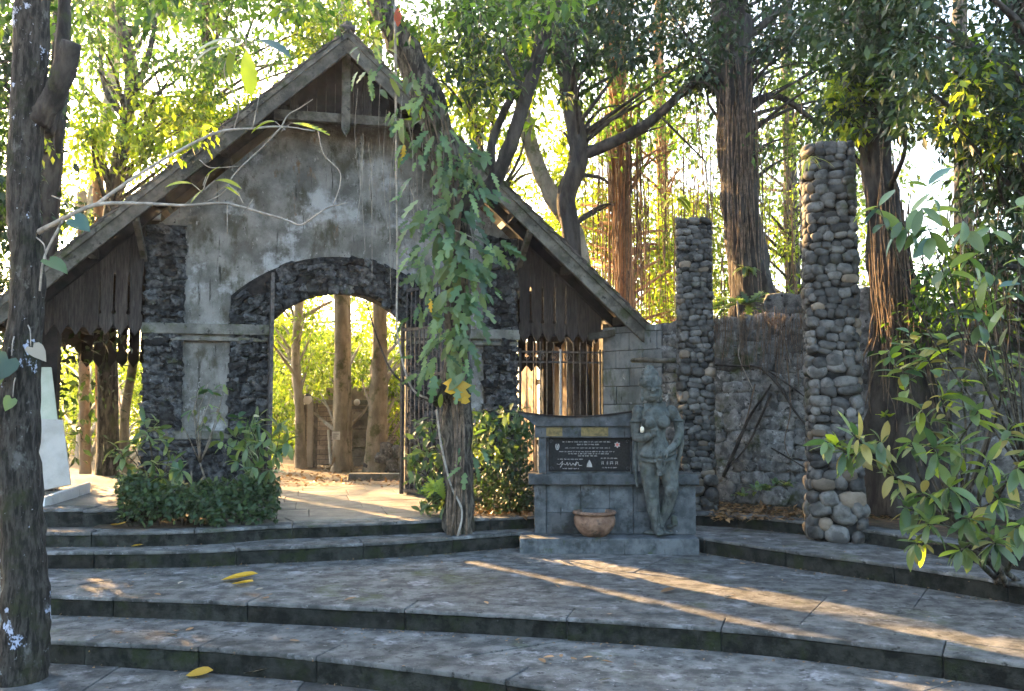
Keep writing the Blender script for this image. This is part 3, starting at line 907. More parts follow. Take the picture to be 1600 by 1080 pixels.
# ------------------------------------------------------------------ cobble pillars
def pillar(px, pyb, z0, width, ytop, label, sw, lean=0.0):
    c = gp(px, pyb, z0)
    c = Vector((c.x, c.y + width/2, z0))
    r = empty('cobble_pillar', c, -math.atan2(c.x, c.y)*.6, label, 'pillar', 'cobble pillars by the right wall')
    top = at(px, ytop, c.y).z - z0
    R = width/2 - .038
    n = 20
    def rad(a):                                     # rounded square
        return R / (abs(math.cos(a))**5 + abs(math.sin(a))**5)**(1/5)
    prof = []
    vs = []; fs = []
    for j in range(2):
        for k in range(n):
            a = 2*math.pi*k/n
            vs.append((rad(a)*math.cos(a), rad(a)*math.sin(a), (j*top)-.02))
    for k in range(n):
        fs.append((k, (k+1) % n, n+(k+1) % n, n+k))
    fs.append(tuple(range(n, 2*n)))
    MB().add(vs, fs).build('mortar_core', M['mortar'], r)
    specs = []
    # perimeter table
    aa_ = np.linspace(0, 2*math.pi, 400); pp = np.array([(rad(a)*math.cos(a), rad(a)*math.sin(a)) for a in aa_])
    dl = np.concatenate([[0], np.cumsum(np.linalg.norm(np.diff(pp, axis=0), axis=1))])
    z = 0.0; row = 0
    while z < top:
        big = 1.0 + max(0, .9 - z)*.9 + (0.35 if 1.2 < z < 1.7 else 0)   # larger stones near the foot
        h = sw*.66*random.uniform(.85, 1.15)*min(big, 1.7)
        s = random.uniform(0, sw)
        s_end = s + dl[-1]
        while s < s_end - sw*.3:
            w = sw*random.choice((.72,.85,.95,1.05,1.15,1.35))*random.uniform(.92,1.08)*min(big, 1.5)
            q = (s + w/2) % dl[-1]
            x = np.interp(q, dl, pp[:,0]); y = np.interp(q, dl, pp[:,1])
            x2 = np.interp((q+.02) % dl[-1], dl, pp[:,0]); y2 = np.interp((q+.02) % dl[-1], dl, pp[:,1])
            ang = math.atan2(y2-y, x2-x)
            hh = h*random.uniform(.85, 1.2)
            front = y < R*.35
            specs.append(((x*1.0, y*1.0, z+h/2+random.gauss(0,.2)*h), (random.uniform(-.25,.25), random.uniform(-.3,.3), ang),
                          (w*1.16, min(w, hh)*random.uniform(1.0,1.25), hh*random.uniform(1.12,1.38)), -(w*hh)*(100 if front else 1)))
            s += w
        z += h*.98; row += 1
    # cap stones
    for k in range(14):
        a = random.uniform(0, 6.28); rr = R*math.sqrt(random.random())*.9
        specs.append(((rr*math.cos(a), rr*math.sin(a), top+random.uniform(-.02,.02)), (0,0,a), (sw*1.1, sw, sw*.6), -1e4))
    print('pillar stones', len(specs), 'top', top)
    scatter_stones(r, specs, COB*2 + COBT[:1], M['cobble_infill'], 295, 'cobble')
    return r
pillar(1096, 815, .15, .42, 348, 'shorter cobble pillar just behind the stone statue', .094)
pillar(1322, 848, .15, .51, 236, 'taller cobble pillar nearer the leafy shrub on the right', .112)

# log stub resting between block wall and pillar
p = at(988, 563, 11.3); q = at(1056, 563, 10.4)
o = MB().tube([p, p.lerp(q,.3)+Vector((0,0,.008)), p.lerp(q,.7)-Vector((0,0,.006)), q], [.028,.033,.03,.034], 8, .3).build('weathered_pole', M['wood_grey'], smooth=True)
tag(o, 'short weathered pole sticking out of the block wall above the statue', 'pole')

# ------------------------------------------------------------------ monument
mo_c = gp(950, 865, 0.0)
MO = empty('stone_monument', (gp(812,865,0).x, mo_c.y, 0), math.radians(-1.5), 'blue grey stone monument with a black inscribed plaque and flared top', 'monument')
S = mo_c.y/FPX
PW = (1088-812)*mo_c.y/FPX
MB().box(0, PW, 0, .75, -.05, .145).build('plinth', M['monument'], MO, bevel=.012)
yb = .30
Yb = mo_c.y + yb
def mx(px): return (px-800)/FPX*Yb - MO.location.x
def mz(py): return at(900, py, Yb).z
x0, x1, x2 = mx(833), mx(986), mx(1082)
zl0, zl1 = mz(757), mz(740)
z_p0, z_p1 = mz(737), mz(684)
z_li = mz(666)
# blocks of the lower body
xs_ = [x0, mx(852), mx(905), mx(950), x1, mx(1012), x2]
MB().box(x0+.01, x2-.01, yb+.04, yb+.33, .145, zl0).build('core', M['base'], MO)
for i in range(len(xs_)-1):
    zs_ = [.147, .147+(zl0-.147)*random.uniform(.42,.55), zl0-.002] if 0 < i < 5 else [.147, zl0-.002]
    for j in range(len(zs_)-1):
        dep = .0 if i in (0, 5) else .014
        MB().box(xs_[i]+.002, xs_[i+1]-.002, yb+dep+random.uniform(0,.004), yb+.345, zs_[j]+.0015, zs_[j+1]-.0015).build('stone_block', M['monument'], MO, bevel=.006)
MB().box(x0-.06, x2+.03, yb-.05, yb+.37, zl0, zl1).build('ledge', M['monument'], MO, bevel=.012)
# upper part: side posts, lintel, flared cap
xt = x1 + .02
MB().box(mx(840), mx(852), yb+.0, yb+.3, zl1, z_p1).build('side_post', M['monument'], MO, bevel=.006)
MB().box(mx(985), xt, yb+.0, yb+.3, zl1, z_p1).build('side_post', M['monument'], MO, bevel=.006)
MB().box(mx(853), mx(984), yb+.06, yb+.3, zl1, z_p1).build('back_panel', M['monument'], MO)
MB().box(mx(834), xt+.01, yb-.02, yb+.32, z_p1, z_li).build('lintel', M['monument'], MO, bevel=.008)
for (a, b) in ((852, 877), (906, 948)):
    MB().box(mx(a), mx(b), yb-.0235, yb-.0195, z_p1+.015, z_li-.012).build('ochre_patch', M['gild'], MO)
cap = []
nx_ = 16
xl, xr = mx(836), xt - .0
top_ = []
for i in range(nx_+1):
    t = i/nx_
    xx = mx(808) + (xt + .03 - mx(808))*t
    top_.append((xx, mz(653) + .055*(2*t-1)**2 + .012*t))
MB().prism([(xl, z_li), (xr, z_li)] + top_[::-1], yb-.05, yb+.34).build('flared_cap', M['monument'], MO, bevel=.006)
MB().prism([(p[0], p[1]) for p in top_] + [(p[0], p[1]+.014) for p in top_[::-1]], yb-.065, yb+.355).build('cap_rim', M['wood_black'], MO)
# black plaque with etched marks
pl_x0, pl_x1 = mx(856), mx(982); pl_z0, pl_z1 = z_p0+.004, z_p1-.006
PL = MB().box(pl_x0, pl_x1, yb+.035, yb+.058, pl_z0, pl_z1).build('plaque', M['granite'], MO, bevel=.003)
yp = yb + .0335
let = MB()
pw = pl_x1 - pl_x0; ph = pl_z1 - pl_z0
def stroke(u0, u1, v, h):
    """a line of small illegible characters"""
    u = u0
    while u < u1:
        for _ in range(random.randint(2, 6)):
            w = random.uniform(.0055, .009)
            if u + w > u1: break
            kind_ = random.randrange(4)
            X = pl_x0 + u*pw; Z = pl_z0 + v*ph
            if kind_ != 3: let.box(X, X+.0025, yp, yp+.002, Z, Z+h)
            if kind_ != 0: let.box(X, X+w-.002, yp, yp+.002, Z+h-.0025, Z+h)
            if kind_ != 1: let.box(X+w-.0045, X+w-.002, yp, yp+.002, Z, Z+h*random.choice((.5,1)))
            if kind_ == 2 or kind_ == 3: let.box(X, X+w-.002, yp, yp+.002, Z, Z+.0025)
            u += w/pw
        u += .012
for (a, b, v, h) in ((.17,.76,.87,.012),(.35,.62,.79,.013),(.20,.76,.69,.008),(.13,.82,.575,.010),(.24,.74,.51,.011),(.36,.60,.445,.011),
                     (.11,.42,.345,.010),(.64,.86,.375,.010),(.17,.38,.06,.010),(.66,.85,.09,.010)):
    stroke(a, b, v, h)
for (a, b) in ((.65,.675),(.715,.73),(.755,.79),(.82,.85)):
    X = pl_x0 + a*pw; X2 = pl_x0 + b*pw; Z = pl_z0 + .20*ph
    let.box(X, X+.004, yp, yp+.002, Z, Z+.03); let.box(X, X2, yp, yp+.002, Z+.026, Z+.03); let.box(X2-.004, X2, yp, yp+.002, Z, Z+.03 if a != .715 else Z+.02); let.box(X, X2, yp, yp+.002, Z+.012, Z+.016)
tag(let.build('lettering', M['letter'], PL), kind='stuff')
sig = [(.10,.22),(.13,.20),(.155,.26),(.17,.30),(.155,.16),(.14,.11),(.175,.22),(.21,.19),(.225,.27),(.235,.17),(.26,.25),(.275,.17),(.30,.24),(.315,.18),(.345,.29),(.325,.16),(.36,.27),(.37,.18),(.41,.17)]
pts = smooth_path([(pl_x0+a*pw, yp, pl_z0+b*ph) for a, b in sig], 4)
MB().tube(pts, .0028, 5).build('signature', M['letter'], PL)
# wreathed crest, six-petal emblem, mountain-shaped seal
cx, cz = pl_x0+.105*pw, pl_z0+.74*ph
MB().tube([(cx+.017*math.sin(t)*(1+.15*math.cos(t)), yp, cz+.03*math.cos(t)) for t in np.linspace(.35, 5.95, 18)], .005, 5).build('crest', M['letter'], PL)
MB().box(cx-.006, cx+.006, yp, yp+.002, cz-.018, cz+.014).build('crest', M['letter'], PL)
cx, cz = pl_x0+.845*pw, pl_z0+.80*ph
def star(r0, r1, n, ph0=0): return [(cx + (r1 if k % 2 else r0)*math.sin(ph0+math.pi*k/n), cz + (r1 if k % 2 else r0)*math.cos(ph0+math.pi*k/n)) for k in range(2*n)]
MB().prism(star(.034, .021, 6)[::-1], yp-.001, yp+.002).build('emblem', M['letter'], PL)
MB().prism(star(.021, .010, 6, .5)[::-1], yp-.003, yp+.0).build('emblem', M['emblem_red'], PL)
cx, cz = pl_x0+.50*pw, pl_z0+.12*ph
MB().prism([(cx-.028, cz), (cx+.028, cz), (cx+.024, cz+.03), (cx+.008, cz+.06), (cx, cz+.075), (cx-.008, cz+.06), (cx-.024, cz+.03)], yp-.001, yp+.002).build('seal', M['lamp_box'], PL)
# carved corner scrolls of the plaque frame
for (a, b) in ((.03,.9),(.97,.9),(.03,.08),(.97,.08)):
    MB().tube([(pl_x0+a*pw+.02*math.cos(t)*(1-t/9), yp+.004, pl_z0+b*ph+.02*math.sin(t)*(1-t/9)) for t in np.linspace(0, 7, 16)], .004, 5).build('corner_scroll', M['monument'], PL)

# ------------------------------------------------------------------ statue
def remeshed(mb_list, name, mat, voxel=.009, smooth_it=4):
    mb = MB()
    for x in mb_list: mb.add(x.v, x.f)
    o = mb.build(name, mat)
    r = o.modifiers.new('remesh', 'REMESH'); r.mode = 'VOXEL'; r.voxel_size = voxel; r.use_smooth_shade = True
    s = o.modifiers.new('smooth', 'SMOOTH'); s.factor = .5; s.iterations = smooth_it
    dg = bpy.context.evaluated_depsgraph_get()
    me = bpy.data.meshes.new_from_object(o.evaluated_get(dg))
    o.modifiers.clear(); old = o.data; o.data = me; bpy.data.meshes.remove(old)
    me.name = name
    me.polygons.foreach_set('use_smooth', [True]*len(me.polygons))
    if not me.materials: me.materials.append(mat)
    return o
def ell(c, r, n=14, rot=None):
    mb = MB(); vs = []; fs = []
    R3 = Matrix.Rotation(rot[0], 3, rot[1]) if rot else Matrix.Identity(3)
    m = n//2 + 2
    for i in range(m+1):
        t = math.pi*i/m
        for k in range(n):
            a = 2*math.pi*k/n
            p = Vector((r[0]*math.sin(t)*math.cos(a), r[1]*math.sin(t)*math.sin(a), r[2]*math.cos(t)))
            vs.append(Vector(c) + R3 @ p)
    for i in range(m):
        for k in range(n):
            fs.append((i*n+k, (i+1)*n+k, (i+1)*n+(k+1) % n, i*n+(k+1) % n))
    return mb.add(vs, fs)
def limb(pts, rad, n=12, sq=1.0):
    P = smooth_path([(*p, r) for p, r in zip(pts, rad)], 5)
    m = MB().tube([p[:3] for p in P], [p[3] for p in P], n)
    return m
SY = mo_c.y + .155
sb = at(1028, 834, SY)
body = []
# seen from the front: x to the viewer's right, -y towards the viewer
body.append(limb([(.005,0,.60),(.00,.0,.76),(-.005,.005,.90),(-.012,.0,1.00),(-.015,0,1.10),(-.015,.005,1.20),(-.02,.01,1.26)], [.10,.165,.115,.100,.128,.138,.06], 16))
body.append(ell((.085,.01,.745), (.105,.105,.13))); body.append(ell((-.09,.0,.76), (.108,.105,.14)))
for s in (-1, 1):
    body.append(ell((-.025+s*.076,-.105,1.105), (.068,.062,.066)))
    body.append(ell((-.02+s*.165,.01,1.215), (.062,.06,.06)))
body.append(limb([(-.13,.01,1.23),(.09,.01,1.24)], [.07,.07]))
# neck and head, tilted towards the viewer's left
body.append(limb([(-.03,.005,1.24),(-.045,-.005,1.33)], [.058,.052]))
hc = Vector((-.055,-.03,1.415)); HT = (.16, 'Y')
body.append(ell(hc, (.092,.102,.118), 18, HT))
body.append(ell(hc+Vector((.006,-.05,-.055)), (.062,.056,.054)))          # chin and jaw
body.append(limb([hc+Vector((.002,-.098,.03)), hc+Vector((.006,-.134,-.016))], [.016,.027], 8))  # nose
body.append(limb([hc+Vector((-.028,-.106,-.052)), hc+Vector((.010,-.122,-.054)), hc+Vector((.044,-.102,-.046))], [.010,.017,.010], 8))   # lips
for s in (-1, 1):
    body.append(ell(hc+Vector((.003+s*.040,-.092,.020)), (.028,.022,.016)))            # eyes
    body.append(limb([hc+Vector((s*.012,-.104,.044)), hc+Vector((s*.045,-.098,.054)), hc+Vector((s*.074,-.072,.040))], [.011,.014,.009], 8))
    body.append(ell(hc+Vector((s*.090,-.005,-.02)), (.018,.03,.05)))                   # ears with pendants
    body.append(ell(hc+Vector((s*.094,-.01,-.085)), (.02,.02,.032)))
# tiered crown
cc = hc + Vector((-.012,.01,.075))
body.append(MB().lathe([(0,-.03),(.108,-.03),(.118,-.005),(.113,.022),(.096,.036),(.102,.060),(.084,.080),(.088,.104),(.066,.120),(.068,.140),(.044,.158),(.040,.175),(.0,.19)], 20, cc))
for k in range(9):
    a = 2*math.pi*k/9 - math.pi/2
    body.append(ell(cc+Vector((.094*math.cos(a), .094*math.sin(a), .035)), (.02,.02,.036)))
for k in range(7):
    a = 2*math.pi*k/7 - math.pi/2
    body.append(ell(cc+Vector((.072*math.cos(a), .072*math.sin(a), .10)), (.017,.017,.028)))
# arm at the viewer's left: elbow out, forearm back across to the chest
body.append(limb([(-.175,.01,1.22),(-.205,.03,1.09),(-.215,.02,.955)], [.058,.052,.045]))
body.append(limb([(-.215,.02,.955),(-.15,-.085,.945),(-.075,-.15,.985)], [.046,.042,.032]))
body.append(ell((-.055,-.16,1.0), (.035,.025,.038)))
for k in range(4):
    body.append(limb([(-.058+.012*k-.012,-.168,1.005+.003*k),(-.05+.013*k-.012,-.185,1.03),(-.04+.012*k-.012,-.18,1.055-.006*abs(k-1.5))], [.0105,.010,.008], 6))
body.append(limb([(-.08,-.165,.995),(-.092,-.18,1.02),(-.083,-.185,1.045)], [.011,.010,.008], 6))
# arm at the viewer's right: hanging, forearm bent in to the hip
body.append(limb([(.155,.01,1.22),(.215,.03,1.10),(.235,.02,.985)], [.058,.052,.046]))
body.append(limb([(.235,.02,.985),(.17,-.075,.885),(.085,-.15,.825)], [.046,.040,.030]))
body.append(ell((.06,-.165,.805), (.036,.026,.034)))
for k in range(4):
    body.append(limb([(.055-.010*k,-.172,.80+.006*k),(.040-.010*k,-.186,.775+.005*k),(.034-.008*k,-.18,.745+.006*k)], [.0105,.010,.008], 6))
body.append(limb([(.075,-.18,.80),(.07,-.20,.775),(.06,-.2,.755)], [.011,.010,.008], 6))
# legs in a wrapped cloth, the one at the viewer's right crossing behind
body.append(limb([(-.075,-.005,.74),(-.075,-.03,.56),(-.062,-.035,.40),(-.045,-.02,.25),(-.02,-.02,.10),(-.01,-.02,.05)], [.108,.094,.072,.066,.048,.042], 14))
body.append(limb([(.085,.01,.74),(.125,.0,.56),(.13,-.02,.42),(.095,.03,.25),(.035,.055,.10),(.03,.06,.05)], [.106,.092,.072,.060,.046,.040], 14))
body.append(ell((-.062,-.085,.40), (.05,.04,.055))); body.append(ell((.112,-.07,.43), (.05,.04,.055)))
# feet with toes
for (fx, fy, rz) in ((-.005,-.06,0), (.035,.03,.5)):
    body.append(limb([(fx,fy+.05,.035),(fx,fy-.03,.028),(fx,fy-.09,.02)], [.042,.043,.034]))
    for k in range(5):
        body.append(limb([(fx-.028+.014*k,fy-.095,.018),(fx-.030+.015*k,fy-.13+.006*abs(k-1),.014)], [.010,.009], 6))
# girdle, sash ends, necklace, armlets
def ringb(c, rx, ry, r, tilt=0.0, n=22, dz=0.0):
    return MB().tube([(c[0]+rx*math.cos(t), c[1]+ry*math.sin(t), c[2]+tilt*math.cos(t)-dz*max(0, -math.sin(t))) for t in np.linspace(0, 2*math.pi, n)], r, 7)
body.append(ringb((0,0,.80), .176,.160,.018,.01,26,.03)); body.append(ringb((0,0,.765), .184,.168,.014,.01,26,.05))
body.append(ringb((-.02,-.01,1.23), .115,.115,.014,0,22,.075)); body.append(ringb((-.02,-.01,1.245), .085,.09,.010,0,20,.03))
body.append(limb([(0,-.19,.74),(.0,-.175,.66),(-.005,-.165,.585)], [.03,.026,.034], 8))
body.append(limb([(-.03,-.185,.72),(-.02,-.19,.66),(.02,-.175,.63),(.045,-.17,.68),(.05,-.18,.73)], [.012]*5, 7))
for (a, b) in (((-.20,.03,1.11), 0), ((.208,.03,1.12), 0)): body.append(ringb(a, .060,.060,.011))
body.append(limb([(.215,.05,1.05),(.255,.04,.90),(.215,.05,.70),(.20,.07,.52),(.205,.06,.36)], [.022,.026,.024,.020,.012], 8))  # scarf falling at the viewer's right
body.append(limb([(-.20,.06,.93),(-.21,.06,.70),(-.19,.07,.45)], [.020,.024,.012], 8))
# low rock behind the feet that carries the figure
body.append(ell((.02,.10,.0), (.16,.09,.03)))
for k in range(9): body.append(ell((.13+random.uniform(-.05,.06), .10, .06+k*.022), (.035,.03,.022)))
ST = remeshed(body, 'stone_statue', M['statue'], .0062, 1)
ST.location = sb
ST.scale = (1.0, .96, 1.0)
tag(ST, 'green grey carved stone figure with tall crown, one hand raised to its chest', 'statue')
fb = MB().lathe([(0,-.03),(.02,-.024),(.027,0),(.022,.022),(0,.036)], 10).build('background_gap_spot', M['gap_bright'], smooth=True)  # pale blob added where bright background shows between arm and torso
fb.location = sb + Vector((-.165,-.12,1.03)); fb.scale = (.8,.8,1.0)
tag(fb, 'pale spot for the bright background showing beside the raised hand of the statue', 'bright spot')

# clay pot in front of the monument
pc = gp(928, 836, .145); pc.y -= .0
pot = empty('clay_pot', (pc.x, mo_c.y+.165, .147), 0, 'round brown clay pot standing on the monument plinth', 'pot')
Rp = .212
MB().lathe([(0,.0),(.10,.0),(.125,.01),(.175,.06),(.207,.12),(.212,.165),(.203,.195),(.19,.212),(.18,.215),(.172,.20),(.185,.16),(.18,.12),(.10,.04),(0,.035)], 40).build('bowl', M['clay'], pot, smooth=True)
MB().lathe([(.188,.212),(.212,.216),(.222,.228),(.218,.244),(.20,.25),(.184,.246),(.178,.232),(.18,.212)], 40).build('rim', M['clay'], pot, smooth=True)
tag(MB().lathe([(0,.10),(.176,.10)], 24).build('soil', M['earth_dark'], pot))
pot.scale = (.98,.98,1.0)

# ------------------------------------------------------------------ boards leaning in the left bay
def panel(name, label, cat, pts, mat, thick=.02, sub=1):
    """pts: four points in order; a thin plate with real thickness"""
    P = [Vector(p) for p in pts]; c = P[0]
    n = (P[1]-P[0]).cross(P[3]-P[0]).normalized()*thick
    vs = [p-c for p in P] + [p-c+n for p in P]
    o = MB().add(vs, [(0,1,2,3),(7,6,5,4),(1,0,4,5),(2,1,5,6),(3,2,6,7),(0,3,7,4)]).build(name, mat, bevel=.003)
    o.location = c
    return tag(o, label, cat)
pb = [at(64,768,9.9), at(112,758,9.9), at(99,657,10.3), at(50,655,10.3)]
panel('plywood_sheet', 'bowed beige plywood sheet leaning in the left bay beside the mossy trunk', 'board', pb, M['board_pale'])
pb = [at(50,668,10.45), at(92,668,10.45), at(81,575,10.8), at(66,575,10.8)]
panel('tapered_board', 'pale green tapered board standing behind the beige plywood sheet', 'board', pb, M['board_green'])
wb = empty('white_board', gp(100,788,.42), 0, 'pale white plank lying slanted on the floor of the left bay', 'board')
a = gp(66,792,.42)+Vector((0,0,.03)); b = gp(138,770,.42)+Vector((0,0,.06))
wb.location = a
MB().beam((0,0,0), b-a, .05, .13, (0,0,1)).build('plank', M['board_white'], wb, bevel=.006)
MB().beam((0,-.03,-.04), b-a+Vector((0,-.03,-.04)), .03, .02, (0,0,1)).build('lip', M['board_white'], wb)

# ------------------------------------------------------------------ walls and things beyond the arch
YF = 19.0
def far_wall():
    r = empty('garden_wall', at(545, 700, YF).to_tuple(), 0, 'brown brick garden wall seen through the arch between two trunks', 'wall')
    r.location.z = .25
    o = r.location
    x0 = at(478,700,YF).x - o.x; x1 = at(640,700,YF).x - o.x
    zt = at(500,632,YF).z - .25
    MB().box(x0, x1, .02, .3, -.2, zt).build('core', M['base'], r)
    z = 0; row = 0
    specs_ = []
    while z < zt - .02:
        x = x0 - (row % 2)*.14
        while x < x1:
            a = max(x, x0); b = min(x+.28, x1)
            if b-a > .04:
                o2 = MB().box(a+.006, b-.006, -.01+random.uniform(0,.012), .02, z+.006, min(z+.1, zt)-.004)
                o2.build('brick', M['brick'], r)
            x += .28
        z += .1; row += 1
    MB().box(x0-.05, x1+.05, -.06, .36, zt, zt+.09).build('coping', M['band'], r, bevel=.01)
    zt2 = at(560,606,YF+.5).z - .25
    MB().box(at(510,600,YF+.5).x-o.x, x1, .45, .7, -.1, zt2).build('rear_wall', M['brick'], r)
    return r
far_wall()
gpst = empty('gate_post', at(566,700,YF-.6).to_tuple(), 0, 'pale stone post with yellow lamp globe before the far brick wall', 'post'); gpst.location.z = .25
zt = at(566,640,YF-.6).z - .25
hw = 14*(YF-.6)/FPX
z = 0
while z < zt:
    MB().box(-hw+random.uniform(0,.01), hw-random.uniform(0,.01), -hw, hw, z+.004, min(z+.19, zt)-.004).build('stone_block', M['band'], gpst, bevel=.01)
    z += .19
MB().box(-hw*1.15, hw*1.15, -hw*1.15, hw*1.15, zt, zt+.08).build('cap', M['band'], gpst, bevel=.01)
lp = MB().lathe([(0,0),(.06,.01),(.11,.07),(.12,.13),(.10,.2),(.05,.24),(0,.25)], 16).build('lamp_globe', M['lf_gold_lamp'] if 'lf_gold_lamp' in M else M['lampglass'], gpst, smooth=True); lp.location = (-.12,0,zt+.08); lp.scale = (.55,.55,.55)
# old door frame of upright timbers, left of the far wall
df = empty('timber_door_frame', at(482,700,YF-1.2).to_tuple(), 0, 'upright weathered timbers of a door frame at the left end of the far wall', 'door frame'); df.location.z = .25
for k, (px, w, top, mt) in enumerate(((466,7,628,'bark_pale'),(474,6,632,'wood_grey'),(483,8,622,'board_pale'),(491,5,630,'wood_grey'))):
    x = at(px,700,YF-1.2).x - df.location.x; zt = at(px,top,YF-1.2).z - .25; ww = w*(YF-1.2)/FPX/2
    MB().box(x-ww, x+ww, -.05+.03*k, .05+.03*k, 0, zt).build('timber', M[mt], df, bevel=.01)
gl_ = MB().lathe([(0,0),(.05,.005),(.07,.03),(.13,.09),(.15,.16),(.12,.25),(.05,.3),(0,.31)], 18).build('lamp_globe', M['lampglass'], df, smooth=True)
gl_.scale = (.6,.6,.6)
gl_.location = (at(481,625,YF-1.2).x-df.location.x, .0, at(481,632,YF-1.2).z-.25)
MB().lathe([(.10,.27),(.13,.29),(.06,.34),(0,.36)], 16).build('lamp_hood', M['iron'], df, smooth=True)
bpy.data.objects['lamp_hood'].location = gl_.location; bpy.data.objects['lamp_hood'].scale = (.6,.6,.6)
for (px0,py0,px1,py1,lab,mt) in ((517,727,513,672,'pale stick leaning on the middle trunk beyond the arch','board_pale'), (516,727,540,690,'brown stick leaning across the foot of the middle trunk','plank')):
    a = at(px0,py0,16.6); b = at(px1,py1,16.9)
    o = MB().tube([a,b], [.03,.025], 7).build('leaning_stick', M[mt]); tag(o, lab, 'stick')
# rubble pile at the right of the passage
for k in range(16):
    p = at(random.uniform(612,640), 0, 17.0)
    o = None
rp = empty('rubble_heap', at(622,730,16.5).to_tuple(), 0, 'small heap of broken stones at the right side beyond the arch', 'stones'); rp.location.z = .25
from mathutils import Euler
for k in range(22):
    s_ = random.uniform(.12,.26); h_ = random.choice((0.05,.16,.30,.42))
    place('stone', RW[k % 8], Matrix.LocRotScale(Vector((random.gauss(0,.2), random.gauss(0,.2), h_*random.uniform(.5,1))), Euler((random.random()*3,random.random()*3,0)), Vector((s_*1.3,s_,s_*.8))), rp)
ks = MB().box(-.55,.55,-.1,.1,-.03,.09).build('kerb_block', M['band'], bevel=.02); ks.location = gp(598,748,.27); tag(ks, 'low pale kerb block lying beside the path beyond the arch', 'kerb')
sg = empty('trunk_sign', (0,0,0), 0, 'small white square sign nailed to the middle trunk beyond the arch', 'sign')
sg.location = at(525,681,16.55)
MB().box(-.075,.075,-.01,.01,-.075,.075).build('plate', M['sign_white'], sg, bevel=.003)
for k in range(3): MB().box(-.05,.05-.02*k,-.0125,-.0105,.03-.035*k-.006,.03-.035*k+.006).build('print_line', M['ink'], sg)
# ------------------------------------------------------------------ leaves
def tmpl_simple(w=.42):
    v = np.array([(0,0,0),(-w/2,.45,.05),(0,.5,0),(w/2,.45,.05),(0,1,-.10)], float)
    return v, [(0,2,1),(0,3,2),(1,2,4),(2,3,4)]
def tmpl_ell(w=.36, fold=.10, droop=.35, n=6):
    v = []; f = []
    for i in range(n+1):
        t = i/n
        ww = w/2*(math.sin(math.pi*t**1.15)**.62) if 0 < t < 1 else 0.004
        z = -droop*t*t
        v += [(-ww, t, z+fold*ww/(w/2)*.5), (0, t, z), (ww, t, z+fold*ww/(w/2)*.5)]
    for i in range(n):
        a = 3*i; b = 3*(i+1)
        f += [(a,a+1,b+1,b),(a+1,a+2,b+2,b+1)]
    return np.array(v, float), f
def tmpl_lobed(n=4, w=.75, droop=.3):
    """a pinnately lobed climber leaf"""
    v = [(0,0,0)]; f = []
    rows = []
    for i in range(2*n+1):
        t = .06 + .94*i/(2*n)
        env = math.sin(math.pi*(t**.8))**.7 if t < 1 else 0
        ww = w/2*env*(1.0 if i % 2 else .42)
        sh = .10 if i % 2 else 0
        z = -droop*t*t
        rows.append([(-ww, min(t+sh, 1), z-.12*ww), (0, t, z), (ww, min(t+sh, 1), z-.12*ww)])
    v = [p for r in rows for p in r]
    for i in range(2*n):
        a = 3*i; b = a+3
        f += [(a,a+1,b+1,b),(a+1,a+2,b+2,b+1)]
    return np.array(v, float), f
def tmpl_heart(w=.85):
    out = [(0,.12),(.18,.0),(.40,.08),(.44,.30),(.34,.58),(.16,.82),(0,1.0)]
    v = [(0,.15,0),(0,.5,-.02),(0,1,-.16)]
    R = [(x*w/.88, y, .06-.2*y*y) for x, y in out[1:-1]]
    Lf = [(-x, y, z) for x, y, z in R]
    v = v + R + Lf
    f = [(0,3,4),(0,4,1),(4,5,1),(5,6,1),(6,7,1),(7,2,1),(0,9,8),(0,1,9),(9,1,10),(10,1,11),(11,1,12),(12,1,2)]
    return np.array(v, float), f
def tmpl_small(w=.5):
    return np.array([(0,0,0),(-w/2,.45,.04),(w/2,.45,.04),(0,1,-.08)], float), [(0,2,3,1)]

def norm(a): return a/np.maximum(np.linalg.norm(a, axis=1), 1e-9)[:,None]

def leaf_cloud(P, D, U, S, tm):
    """arrays of leaf bases, directions, ups and lengths -> verts, faces"""
    tv, tf = tm
    D = norm(D); X = norm(np.cross(D, U)); Z = np.cross(X, D)
    V = (P[:,None,:] + S[:,None,None]*(tv[None,:,0:1]*X[:,None,:] + tv[None,:,1:2]*D[:,None,:] + tv[None,:,2:3]*Z[:,None,:])).reshape(-1,3)
    nv = len(tv); N = len(P)
    return V, tf, nv, N

def cloud_object(name, V, tf, nv, N, mat, parent=None):
    me = bpy.data.meshes.new(name)
    sizes = np.array([len(q) for q in tf]); flat = np.concatenate([np.array(q) for q in tf])
    loops = (np.arange(N)[:,None]*nv + flat[None,:]).ravel()
    tot = np.tile(sizes, N); start = np.concatenate([[0], np.cumsum(tot)[:-1]])
    me.vertices.add(len(V)); me.vertices.foreach_set('co', V.ravel().astype(np.float32))
    me.loops.add(len(loops)); me.loops.foreach_set('vertex_index', loops.astype(np.int32))
    me.polygons.add(len(tot)); me.polygons.foreach_set('loop_start', start.astype(np.int32)); me.polygons.foreach_set('loop_total', tot.astype(np.int32))
    me.update(calc_edges=True)
    me.materials.append(mat)
    return put(bpy.data.objects.new(name, me), parent)

